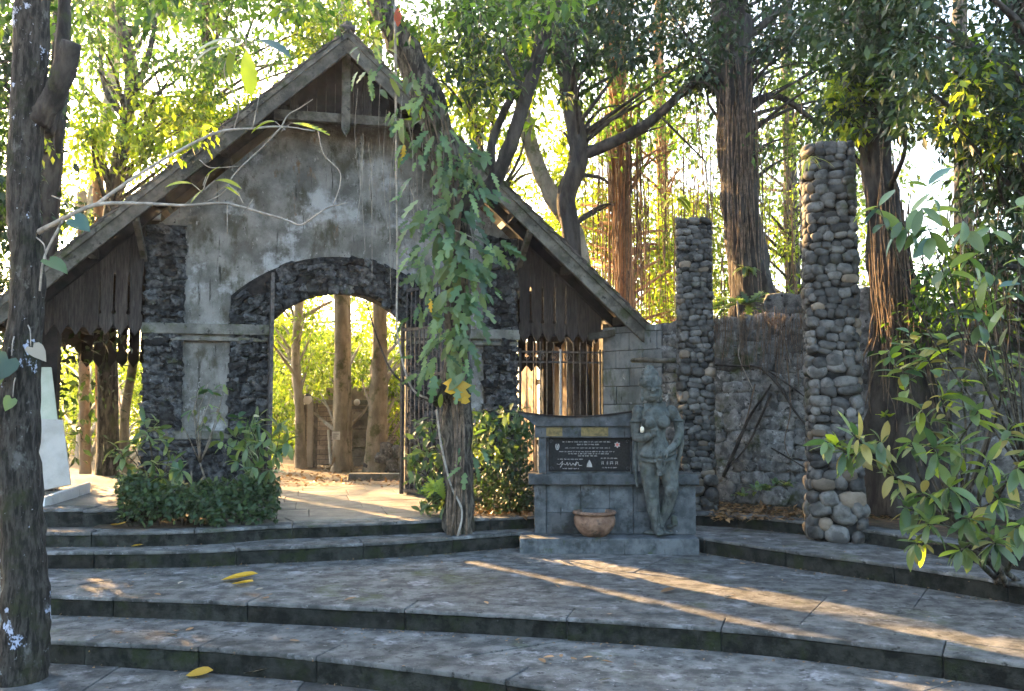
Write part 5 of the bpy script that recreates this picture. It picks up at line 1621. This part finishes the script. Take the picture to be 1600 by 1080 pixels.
# upper left
T('slender_tree', 'slender dark forked tree left of the gable, above the roof slope', [(168,700,14),(170,420,14),(178,300,14),(198,190,14),(205,110,14),(188,40,14),(176,-60,14),(170,-300,14)], [.16,.14,.12,.11,.10,.095,.09,.07],
  [(46,110,330,140,260,12.5,15,.42,75,.10,V,SMALL),(40,60,360,-60,150,12,16,.55,85,.10,Md,SMALL)], 'bark', limbs=[([(200,170,14),(225,110,14),(240,50,14),(250,-60,14)],[.06,.05,.04,.03]),([(198,190,14),(165,140,14),(155,60,14),(150,-20,14)],[.05,.04,.03,.02])])
T('slender_tree', 'thin tree with fine twigs between the slender dark tree and the gable', [(270,700,16),(272,400,16),(290,250,16),(325,140,16),(320,30,16),(320,-250,16)], [.11,.10,.10,.09,.08,.06],
  [(40,240,420,150,230,15,18,.45,70,.10,V,SMALL),(44,250,520,-80,110,14,18,.6,90,.11,Md,SMALL)], 'bark', limbs=[([(318,250,16),(270,190,16),(240,110,16)],[.05,.04,.02]),([(325,140,16),(370,90,16),(400,20,16)],[.05,.035,.02])])
T('pale_trunk_tree', 'hazy pale trunk standing in the bright gap above the left roof slope', [(133,640,20),(136,420,20),(150,280,20),(178,100,20),(180,-150,20)], [.15,.14,.14,.14,.12],
  [(50,20,300,-100,60,18,23,.8,95,.13,Fa,SMALL),(26,60,330,250,340,19,23,.5,60,.11,V,SMALL)], 'bark_pale')
T('dark_tree', 'dark tree behind the mossy trunk at the left edge', [(60,700,11),(66,480,11),(72,380,11),(82,250,11),(95,100,11),(98,-100,11)], [.15,.14,.13,.12,.11,.09],
  [(26,-80,60,-40,120,9.5,12,.4,80,.10,Dk,SMALL),(26,-60,30,130,330,10,13,.4,60,.10,Md,SMALL)], 'bark_dark', limbs=[([(82,250,11),(40,200,11),(-10,120,11)],[.06,.045,.03])])
# behind the gable
T('leafy_tree', 'leafy tree rising behind the gable peak', [(536,640,17),(537,300,17),(538,60,17),(540,-100,17)], [.16,.15,.13,.11],
  [(46,430,640,-80,110,15,20,.65,95,.11,Md,SMALL),(24,460,600,10,90,14.5,16,.4,60,.09,V,SMALL)], 'bark_pale')
# right of the gable
T('golden_tree', 'yellow leaved young tree behind the right roof slope', [(790,640,15),(780,350,15),(745,220,15),(735,100,15),(730,-60,15)], [.12,.10,.09,.08,.06],
  [(44,640,830,50,230,13.5,17,.42,70,.12,V,SIMPLE),(40,620,860,-60,120,13,17,.55,80,.11,Md,SMALL),(20,760,900,180,330,15,18,.4,55,.10,V,SMALL)], 'bark',
  limbs=[([(745,220,15),(790,140,15),(820,80,15)],[.04,.03,.02])])
T('forked_tree', 'dark forked tree with a long branch sweeping right behind the roof', [(905,640,13.5),(893,380,13.5),(885,310,13.5),(905,245,13.5),(893,170,13.5),(882,100,13.5),(868,0,13.5),(850,-120,13.5)], [.18,.15,.15,.15,.14,.13,.10,.08],
  [(34,820,1010,-40,90,12,15,.45,80,.11,Dk,SMALL),(30,860,1100,80,200,13,16,.4,45,.11,Md,SMALL),(24,840,980,180,340,14.5,18,.4,45,.10,V,SMALL)], 'bark_dark',
  limbs=[([(905,245,13.5),(960,221,13.4),(1012,194,13.2),(1060,150,13),(1105,112,12.8),(1135,92,12.7)],[.10,.09,.08,.065,.055,.05]),([(893,130,13.5),(915,90,13.5),(922,30,13.5)],[.07,.06,.05]),([(1030,180,13.1),(1075,225,13.1),(1105,255,13.1)],[.02,.015,.008])])
T('leaning_pale_tree', 'pale trunk leaning against the right roof slope', [(940,640,14.5),(905,390,14.5),(870,320,14.5),(845,270,14.5),(822,200,14.5),(812,100,14.5),(808,-80,14.5)], [.17,.15,.14,.13,.12,.10,.08],
  [(30,760,880,-20,140,14,17,.5,70,.11,Md,SMALL)], 'bark_pale')
T('rooted_tree', 'reddish trunk hung with straight aerial roots left of the shorter cobble pillar', [(980,640,16),(975,430,16),(970,300,16),(965,150,16),(962,0,16),(960,-150,16)], [.2,.17,.16,.16,.15,.13],
  [(34,900,1130,-60,90,14,18,.6,85,.11,Dk,SMALL),(26,920,1080,100,240,15,18,.45,45,.10,Md,SMALL),(50,860,1090,330,480,17,21,.5,70,.11,V,SMALL)], 'bark_red', ribs=7, ribamp=.14,
  roots=[(50,940,1000,90,200,3.2,4.6,15.5,16.2,.010),(70,900,1100,150,300,1.6,3.4,14.5,18,.007)])
T('banyan_tree', 'big dark banyan trunk with hanging roots between the two cobble pillars', [(1182,480,12.8),(1170,420,12.8),(1160,340,12.8),(1153,250,12.8),(1146,150,12.8),(1142,60,12.8),(1140,-40,12.8),(1140,-220,12.8)], [.33,.28,.26,.255,.25,.26,.27,.25],
  [(48,1040,1330,-60,110,11,14.5,.5,90,.10,Dk,SMALL),(30,1180,1340,90,250,12.5,16,.5,70,.10,Fa,SMALL),(14,1060,1130,60,160,12.5,14,.35,60,.10,Dk,SMALL)], 'bark_dark', base_z=2.45, ribs=6, ribamp=.13, ring=22,
  limbs=[([(1150,170,12.8),(1210,150,12.9),(1260,180,13),(1290,210,13),(1304,232,13.1)],[.07,.05,.04,.03,.02]),([(1143,80,12.8),(1190,40,12.8),(1240,0,12.8)],[.08,.06,.04])],
  roots=[(46,1128,1185,70,180,2.2,3.4,12.45,12.6,.008),(60,1040,1330,120,300,1.0,2.6,12,14.5,.006)], aerial_mat='root')
T('root_clad_tree', 'thick trunk clothed in roots behind the taller cobble pillar', [(1412,660,9.7),(1408,580,9.7),(1402,500,9.7),(1390,410,9.7),(1378,320,9.7),(1368,220,9.7),(1362,120,9.7),(1358,20,9.7),(1356,-160,9.7)], [.36,.31,.26,.21,.17,.15,.145,.15,.145],
  [(40,1280,1480,-60,90,8.5,11,.42,80,.10,Dk,SMALL),(26,1300,1420,90,200,9,10.5,.3,55,.10,Dk,SIMPLE),(10,1310,1350,130,220,9.2,9.8,.22,40,.10,V,SIMPLE)], 'bark_dark', base_z=.28, ribs=5, ribamp=.16, ring=22,
  roots=[(34,1350,1440,200,420,.9,2.0,9.25,9.5,.007),(24,1360,1450,430,560,.6,1.2,9.2,9.5,.009)], aerial_mat='root')
T('overhanging_tree', 'dark overhanging tree filling the upper right corner', [(1720,760,8.2),(1700,500,8.2),(1670,300,8.2),(1640,120,8),(1600,-60,8)], [.2,.18,.16,.13,.10],
  [(70,1400,1680,-60,230,7,9,.34,80,.085,Dk,SIMPLE),(50,1520,1680,200,420,7.2,9,.32,60,.085,Dk,SIMPLE),(40,1420,1660,380,520,8,10,.35,45,.08,Md,SIMPLE),(10,1470,1600,60,240,7,7.6,.25,30,.09,V,SIMPLE)], 'bark_dark', base_z=.28,
  limbs=[([(1690,440,8.2),(1600,290,8),(1520,200,7.8),(1450,140,7.6)],[.07,.05,.035,.015]),([(1690,470,8.2),(1590,420,8),(1510,410,7.8)],[.05,.035,.015]),([(1670,300,8.2),(1560,120,8),(1480,40,7.8)],[.06,.04,.02])],
  roots=[(36,1480,1600,180,420,.7,1.6,7.8,8.8,.006)], aerial_mat='root')
# far belt on the bank
T('thicket_tree', 'sunlit thicket tree on the bank between the cobble pillars', [(1240,470,20),(1235,300,20),(1230,100,20),(1230,-100,20)], [.18,.16,.13,.1],
  [(90,1080,1380,300,500,17,24,.6,75,.11,V,SMALL),(70,1150,1420,60,330,18,24,.8,60,.13,Fa,SMALL)], 'bark', base_z=2.9, roots=[(60,1080,1300,260,420,1.2,2.4,16,20,.008)])
T('thicket_tree', 'sunlit thicket tree behind the right roof slope and the rooted trunk', [(1040,480,22),(1035,300,22),(1030,100,22),(1030,-100,22)], [.18,.16,.13,.1],
  [(100,860,1120,300,520,18,25,.65,75,.12,V,SMALL),(44,900,1120,100,320,20,26,.8,50,.13,Fa,SMALL)], 'bark_red', base_z=2.0, roots=[(110,930,1100,250,420,1.4,3.0,16,21,.008)])
T('thicket_tree', 'far tree glimpsed through the shrub at the right edge', [(1510,500,18),(1505,300,18),(1500,100,18),(1500,-100,18)], [.2,.18,.15,.12],
  [(70,1380,1640,420,640,12,18,.5,70,.10,Md,SMALL),(30,1500,1700,100,330,16,22,.8,60,.13,Fa,SMALL)], 'bark', base_z=2.6)
# seen through the arch
T('straight_tree', 'thin leaning tree at the left inside the arch view', [(470,725,17.5),(468,640,17.5),(462,560,17.5),(466,500,17.5),(470,430,17.5),(480,300,17.5),(480,100,17.5)], [.12,.09,.085,.085,.08,.08,.07],
  [(50,405,500,480,600,18,22,.40,60,.09,V,SMALL),(20,400,480,430,520,17,20,.4,50,.09,V,SMALL)], 'bark_pale', limbs=[([(467,500,17.5),(500,480,17.5),(520,470,17.5)],[.05,.035,.02])])
T('straight_tree', 'straight middle trunk in the arch view that carries the white sign', [(532,728,16.8),(532,680,16.8),(533,600,16.8),(534,520,16.8),(532,440,16.8),(530,300,16.8),(530,100,16.8)], [.17,.145,.135,.13,.125,.12,.10],
  [(40,480,580,520,620,18,22,.4,55,.09,V,SMALL)], 'bark_pale')
T('straight_tree', 'broad pale trunk at the right inside the arch view', [(590,728,16.6),(590,660,16.6),(593,580,16.6),(594,500,16.6),(592,420,16.6),(590,250,16.6),(590,60,16.6)], [.25,.19,.155,.13,.125,.12,.10],
  [(40,560,650,470,600,18,22,.4,60,.09,V,SMALL),(24,600,640,560,720,17.2,18.5,.3,60,.09,V,SIMPLE)], 'bark_pale')
T('thicket_tree', 'bright green thicket far behind the arch', [(430,700,27),(430,560,27),(435,420,27),(440,200,27)], [.25,.2,.18,.14],
  [(240,330,700,520,690,24,34,.7,80,.14,V,SMALL),(60,330,700,380,560,25,36,.9,60,.14,V,SMALL),(60,380,480,600,720,20,26,.5,70,.10,V,SMALL)], 'bark_pale', ring=8)
# seen through the left bay
T('slim_tree', 'orange brown trunk seen through the left bay', [(163,772,15),(162,700,15),(160,620,15),(160,540,15),(158,400,15),(150,200,15)], [.13,.115,.11,.11,.10,.08],
  [(16,90,230,300,420,15,18,.4,55,.1,V,SMALL)], 'bark_red')
T('slim_tree', 'pale straight trunk at the left side of the left bay view', [(133,770,15.5),(133,690,15.5),(132,600,15.5),(130,520,15.5),(128,300,15.5)], [.11,.095,.09,.09,.08],
  [(26,95,160,560,660,18,22,.4,60,.09,V,SMALL)], 'bark_pale')
T('slim_tree', 'curved grey trunk next to the left gate pier seen through the left bay', [(200,770,14.6),(194,700,14.6),(196,640,14.6),(206,580,14.6),(212,520,14.6),(214,350,14.6)], [.09,.075,.07,.07,.07,.06],
  [(30,150,230,560,680,18,22,.4,60,.09,V,SMALL)], 'bark_pale')
T('thicket_tree', 'bright thicket far behind the left bay', [(160,720,26),(158,560,26),(154,400,26),(150,200,26)], [.25,.2,.18,.14],
  [(150,-60,260,560,720,22,30,.6,80,.13,V,SMALL),(50,-120,330,380,560,24,32,.9,45,.13,Fa,SMALL)], 'bark_pale', ring=8)
# the far wood that closes the view: one mass nobody could count
C = pxbox(850, -250, 1850, 60, 690, 34, 50); C = C[(RNG.random(len(C)) < np.clip(1.25 - (C[:,2]-2)/16, .15, 1))]
C = C[~((C[:,0]/C[:,1] > .42) & (C[:,0]/C[:,1] < .51) & (C[:,2] > 8))]        # a clearing shows the sky right of the taller pillar
Pn, D, U, S = clumps(C, RNG.uniform(.8,1.7,len(C)), 60, .26)
o = cloud_object('far_wood', *leaf_cloud(Pn, D, U, S, SMALL), M['lf_far']); tag(o, kind='stuff')
# unseen trees added left of the frame to shade the terrace
def shade_tree(x, y, h, label, mt, n=90, z0=.0, low=.25, sg=1.0):
    r = empty('added_shade_tree', (x, y, z0), 0, label, 'tree', 'unseen trees added to shade the court')
    pts = [(0,0,-.2),(.05,.02,h*.3),(-.06,.05,h*.6),(.03,-.04,h)]
    q = smooth_path([(*p, rr) for p, rr in zip(pts, (.24,.19,.15,.08))], 5)
    MB().tube([Vector(a[:3]) for a in q], [a[3] for a in q], 10, .2).build('trunk', M['bark'], r, smooth=True)
    C = np.stack([RNG.normal(0,sg,n), RNG.normal(0,sg,n), RNG.uniform(h*low, h*1.05, n)], 1)
    Pn, D, U, S = clumps(C + np.array((x,y,z0))[None,:], RNG.uniform(.5,1.0,n), 80, .12)
    o = cloud_object('crown', *leaf_cloud(Pn-np.array((x,y,z0))[None,:], D, U, S, SMALL), M[mt], r); o['kind'] = 'stuff'
    tw = MB()
    for c in C[:24]:
        sg_ = np.linspace(.2,1,8)[:,None]*(c-np.array((0,0,1.0)))[None,:] + np.array((x,y,z0+1.0))[None,:]
        if lit_gap(sg_).any(): continue
        tw.tube(smooth_path([(0,0,max(c[2]-1.2,.5)), tuple(c*np.array((.5,.5,1))-np.array((0,0,.3))), tuple(c)],3), list(np.linspace(.035,.008,7)), 5)
    o = tw.build('twigs', M['bark'], r); o['kind'] = 'stuff'
shade_tree(-8.6, 11.8, 6.5, 'unseen bushy tree added for shade left of the gatehouse, just outside the left bay', Dk, 110, .0, .12)
shade_tree(-10.5, 14.0, 7.5, 'unseen bushy tree added for shade behind the mossy trunk on the left', Dk, 110, .0, .12)
shade_tree(-7.6, 9.4, 5.5, 'unseen tree added for shade beside the end of the steps on the left', Dk, 70, .0, .2)
shade_tree(-7.8, 12.3, 4.6, 'unseen low bushy tree added to block sun off the left end of the gatehouse', Dk, 110, .1, .08, .62)
# ================================================================== roots, litter and small plants by the right wall
RT = empty('wall_roots', (3.0, 10.5, WTOP), 0, 'dark roots and dry vines crawling down the rough retaining wall', 'roots'); off = RT.location.copy()
def root_px(pts, r, mt='bark_dark', n=6):
    q = smooth_path([tuple(at(a,b,d)-off) for a,b,d in pts], 5)
    MB().tube([Vector(x) for x in q], list(np.linspace(r, r*.5, len(q))), n, .3).build('root', M[mt], RT, smooth=True)
def wd(px):                       # depth of the wall face at a pixel column
    k = (px-800)/FPX
    for i in range(len(WL)-1):
        a, b = WL[i], WL[i+1]
        t = (k*a.y - a.x)/((b.x-a.x) - k*(b.y-a.y))
        if 0 <= t <= 1: return (a.y + t*(b.y-a.y)) - .11
    return 9.5
for pts, r, mt in ([(1130,745),(1150,700),(1172,650),(1198,612),(1205,600)], .022, 'bark_dark'), ([(1205,615),(1185,660),(1165,700),(1130,740)], .016, 'bark_dark'), ([(1190,575),(1215,600),(1240,640),(1262,668)], .020, 'bark_dark'), ([(1118,570),(1150,572),(1190,575),(1230,600),(1268,628)], .016, 'bark_dark'), ([(1152,470),(1156,530),(1155,560),(1180,615)], .011, 'twig'), ([(1215,505),(1228,540),(1236,575)], .009, 'twig'), ([(1180,600),(1165,660),(1150,690)], .010, 'root'), ([(1205,700),(1240,720),(1270,740)], .010, 'bark_dark'), ([(1230,560),(1235,640),(1226,690),(1236,720)], .008, 'root'), ([(1372,640),(1380,580),(1392,500)], .03, 'bark_dark'), ([(1440,700),(1430,600),(1425,520)], .04, 'bark_dark'), ([(1365,700),(1372,620),(1385,540)], .025, 'bark_dark'), ([(1400,720),(1404,640),(1400,560)], .05, 'bark_dark'):
    root_px([(a,b,wd(a)) for a,b in pts], r, mt)
hr = MB()
for k in range(150):
    px = random.uniform(1112,1290); y0 = random.uniform(478,500); ln = random.uniform(20,95)*(1.2 if px > 1210 else 1)
    d = wd(px)-random.uniform(0,.06)
    a = at(px,y0,d)-off; b = at(px+random.uniform(-8,8),y0+ln,d-random.uniform(-.02,.03))-off; m1 = a.lerp(b,.5)+Vector((random.gauss(0,.03),-.02,0))
    hr.tube(smooth_path([tuple(a),tuple(m1),tuple(b)],3), random.uniform(.0015,.004), 4, cap=False)
o = hr.build('fine_roots', M['root'], RT); o['kind'] = 'stuff'
def tuft(name, label, c, n, size, key, parent=None, up=.6, cat='plant'):
    r = empty(name, c, 0, label, cat); off = Vector(c)
    for k in range(n):
        a = random.uniform(0,6.28)
        set_leaf((key, random.randrange(3)) if key in ('vine','shrub','lime') else (key,0), off+Vector((random.gauss(0,.05),random.gauss(0,.05),.02)), (math.cos(a),math.sin(a)*.7-.2,up+random.gauss(0,.25)), (0,0,1), size*random.uniform(.7,1.2), r, off)
    return r
tuft('fern', 'green fern on top of the retaining wall below the banyan trunk', at(1165,478,11.0), 22, .30, 'vine', up=.5, cat='fern')
tuft('fern', 'fern at the left end of the wall top beside the shorter pillar', at(1128,486,11.3), 14, .24, 'vine', up=.5, cat='fern')
tuft('fern', 'fern hanging from the wall top near the taller pillar', at(1240,478,10.9), 14, .26, 'lime', up=.4, cat='fern')
tuft('low_plant', 'low green plant at the foot of the retaining wall between the pillars', at(1190,770,10.2), 26, .13, 'shrub', up=.8)
tuft('low_plant', 'small green plant at the wall foot close to the taller pillar', at(1225,762,10.0), 18, .12, 'shrub', up=.8)
tuft('low_plant', 'small plant at the wall foot close to the shorter pillar', at(1160,778,10.2), 12, .11, 'shrub', up=.8)
tuft('low_plant', 'yellow green sprout behind the taller pillar', at(1385,655,9.2), 8, .12, 'lime', up=.6)
tuft('epiphyte', 'yellow green epiphyte hanging above the shorter pillar', at(1056,310,11.5), 14, .22, 'lime', up=-.2, cat='plant')
tuft('epiphyte', 'dark leaved epiphyte on the root-clad trunk', at(1352,110,9.4), 20, .20, 'shrub', up=-.2, cat='plant')
tuft('pillar_tuft', 'tuft of dry grass at the top of the taller pillar', at(1262,250,8.4), 14, .16, 'blade', up=-.2, cat='grass tuft')
# climbing leaf chain on the banyan
tuft('trunk_climber', 'small leaf climber on the foot of the banyan trunk', at(1166,420,12.45), 26, .16, 'shrub', up=-.4, cat='vine')
# leaf litter in the beds
lit = MB()
Pl = []
for k in range(2600):
    px = random.uniform(1110,1440); py = random.uniform(770,812); p = gp(px,py,.285)
    if p.y > wd(px)-.05: continue
    Pl.append(p)
for k in range(900):
    px = random.uniform(700,835); p = gp(px, random.uniform(785,806), .285); Pl.append(p)
Pl = np.array([tuple(p) for p in Pl]); D = RNG.normal(0,1,Pl.shape); D[:,2] *= .25; U = RNG.normal(0,.3,Pl.shape); U[:,2] += 1
o = cloud_object('leaf_litter', *leaf_cloud(Pl, D, U, RNG.uniform(.04,.10,len(Pl)), tmpl_simple(.5)), leafmat('litter_leaf',(.10,.055,.025),(.26,.16,.075),.1)); tag(o, kind='stuff')
# litter on the earth beyond the arch
Pl = []
for k in range(1500):
    p = gp(random.uniform(380,700), random.uniform(727,764), .262); Pl.append((p.x,p.y,.27))
Pl = np.array(Pl); D = RNG.normal(0,1,Pl.shape); D[:,2] *= .25; U = RNG.normal(0,.3,Pl.shape); U[:,2] += 1
o = cloud_object('leaf_litter', *leaf_cloud(Pl, D, U, RNG.uniform(.05,.11,len(Pl)), tmpl_simple(.5)), bpy.data.materials['litter_leaf']); tag(o, kind='stuff')

# grit, twig bits and leaf crumbs gathered along the foot of the risers
Pg = []
for ed, zz, nn in ((E2, -.149, 500), (E3, .002, 650), (E4, .152, 350), (E1, -.299, 260)):
    A = resample(ed, n=300); Nn = normals(A)
    for k in range(nn):
        i = random.randrange(300); dd = abs(random.gauss(0, .07)) + .012
        if random.random() < .18: dd = random.uniform(.05, .9)
        Pg.append((A[i][0]-Nn[i][0]*dd, A[i][1]-Nn[i][1]*dd, zz+.004))
Pg = np.array(Pg); D = RNG.normal(0,1,Pg.shape); D[:,2] *= .12; U = RNG.normal(0,.25,Pg.shape); U[:,2] += 1
o = cloud_object('leaf_crumbs', *leaf_cloud(Pg, D, U, RNG.uniform(.008,.035,len(Pg)), tmpl_simple(.45)), bpy.data.materials['litter_leaf']); tag(o, kind='stuff')
# ================================================================== fallen leaves one could pick up
def fallen(px, py, z, key, size, label, ang=None):
    p = gp(px,py,z) + Vector((0,0,.008)); a = random.uniform(0,6.28) if ang is None else ang
    o = set_leaf((key,0), p, (math.cos(a), math.sin(a), .06), (random.gauss(0,.15), random.gauss(0,.15), 1), size, None, Vector((0,0,0)), 'fallen_leaf')
    tag(o, label, 'leaf', 'fallen leaves on the paving')
fallen(345,908,0,'fallen_gold',.30,'large yellow fallen leaf on the terrace left of centre',.1)
fallen(362,914,0,'fallen_gold',.2,'smaller yellow leaf lying against the large yellow one',-.3)
fallen(290,1058,-.3,'fallen_gold',.17,'yellow leaf on the lowest paving near the left trunk',.2)
fallen(176,822,.28,'fallen_gold',.22,'yellow leaf at the edge of the hedge on the left steps',-.7)
fallen(205,855,.15,'fallen_gold',.11,'orange yellow leaf on the tread below the hedge',0)
fallen(535,828,.21,'dry',.13,'curled brown leaf hanging on the riser below the path',1.2)
fallen(537,940,0,'dry',.10,'dark curled leaf near the front edge of the terrace',.4)
fallen(1032,927,0,'dry',.13,'curled brown leaf lying in the long sun streak',.3)
fallen(1130,936,0,'fallen_pale',.11,'pale leaf just beyond the sun streak',.2)
fallen(1338,899,0,'fallen_pale',.16,'pale curled leaf near the right kerb',.1)
fallen(1180,873,0,'fallen_pale',.10,'pale leaf near the end of the right kerb',.4)
fallen(968,1006,-.15,'fallen_gold',.11,'yellow leaf on the lower tread right of centre',.1)
fallen(935,1066,-.15,'fallen_pale',.08,'small pale leaf at the bottom edge of the picture',.1)
fallen(380,1054,-.3,'fallen_pale',.2,'long pale leaf on the lowest paving right of the yellow leaf',.05)
for k in range(46):
    px = random.uniform(90,1560); py = random.uniform(870,1000)
    z = 0
    e2 = np.interp(px, [0,80,300,600,800,1000,1200,1400,1600], [928,930,937,950,960,972,987,1010,1036])
    if py > e2-4: continue
    if px > 1060 and py < np.interp(px,[1060,1250,1400,1600],[865,892,915,955]): continue
    fallen(px, py, 0, random.choice(('dry','dry','fallen_pale')), random.uniform(.035,.075), 'tiny dry leaf scattered on the terrace')
for k in range(14):
    px = random.uniform(120,1100); e = np.interp(px,[0,300,600,900,1200],[975,980,1000,1022,1050]); fallen(px, e+random.uniform(6,20), -.15, 'dry', random.uniform(.04,.08), 'tiny dry leaf scattered on the lower tread')
# iron railing glimpsed through the shrub at the right
rl = empty('iron_railing', at(1530,600,11.5), 0, 'dark iron railing glimpsed through the shrub on the right', 'railing'); off = rl.location.copy()
for k in range(14):
    a = at(1462+k*12, 600, 11.5)-off; MB().box(a.x-.012,a.x+.012,-.012,.012,-.9,1.0).build('bar', M['iron'], rl)
for zz in (-.7,.9): MB().box(at(1455,600,11.5).x-off.x, at(1630,600,11.5).x-off.x, -.015,.015, zz, zz+.03).build('rail', M['iron'], rl)
# ------------------------------------------------------------------ sunlit air
hz = MB().box(-155, 155, -62, 225, -1.6, 14).build('haze', M['base'])
hz['kind'] = 'stuff'
hm = bpy.data.materials.new('sunlit_air'); hm.use_nodes = True
hn = hm.node_tree; hn.nodes.clear()
ho = hn.nodes.new('ShaderNodeOutputMaterial'); hv = hn.nodes.new('ShaderNodeVolumePrincipled')
hv.inputs['Color'].default_value = (.95,.96,1,1); hv.inputs['Density'].default_value = 0.0009; hv.inputs['Anisotropy'].default_value = .55
hn.links.new(hv.outputs[0], ho.inputs['Volume'])
hz.data.materials.clear(); hz.data.materials.append(hm)
print('objects', len(bpy.data.objects), 'tris~', sum(len(m.polygons) for m in bpy.data.meshes))
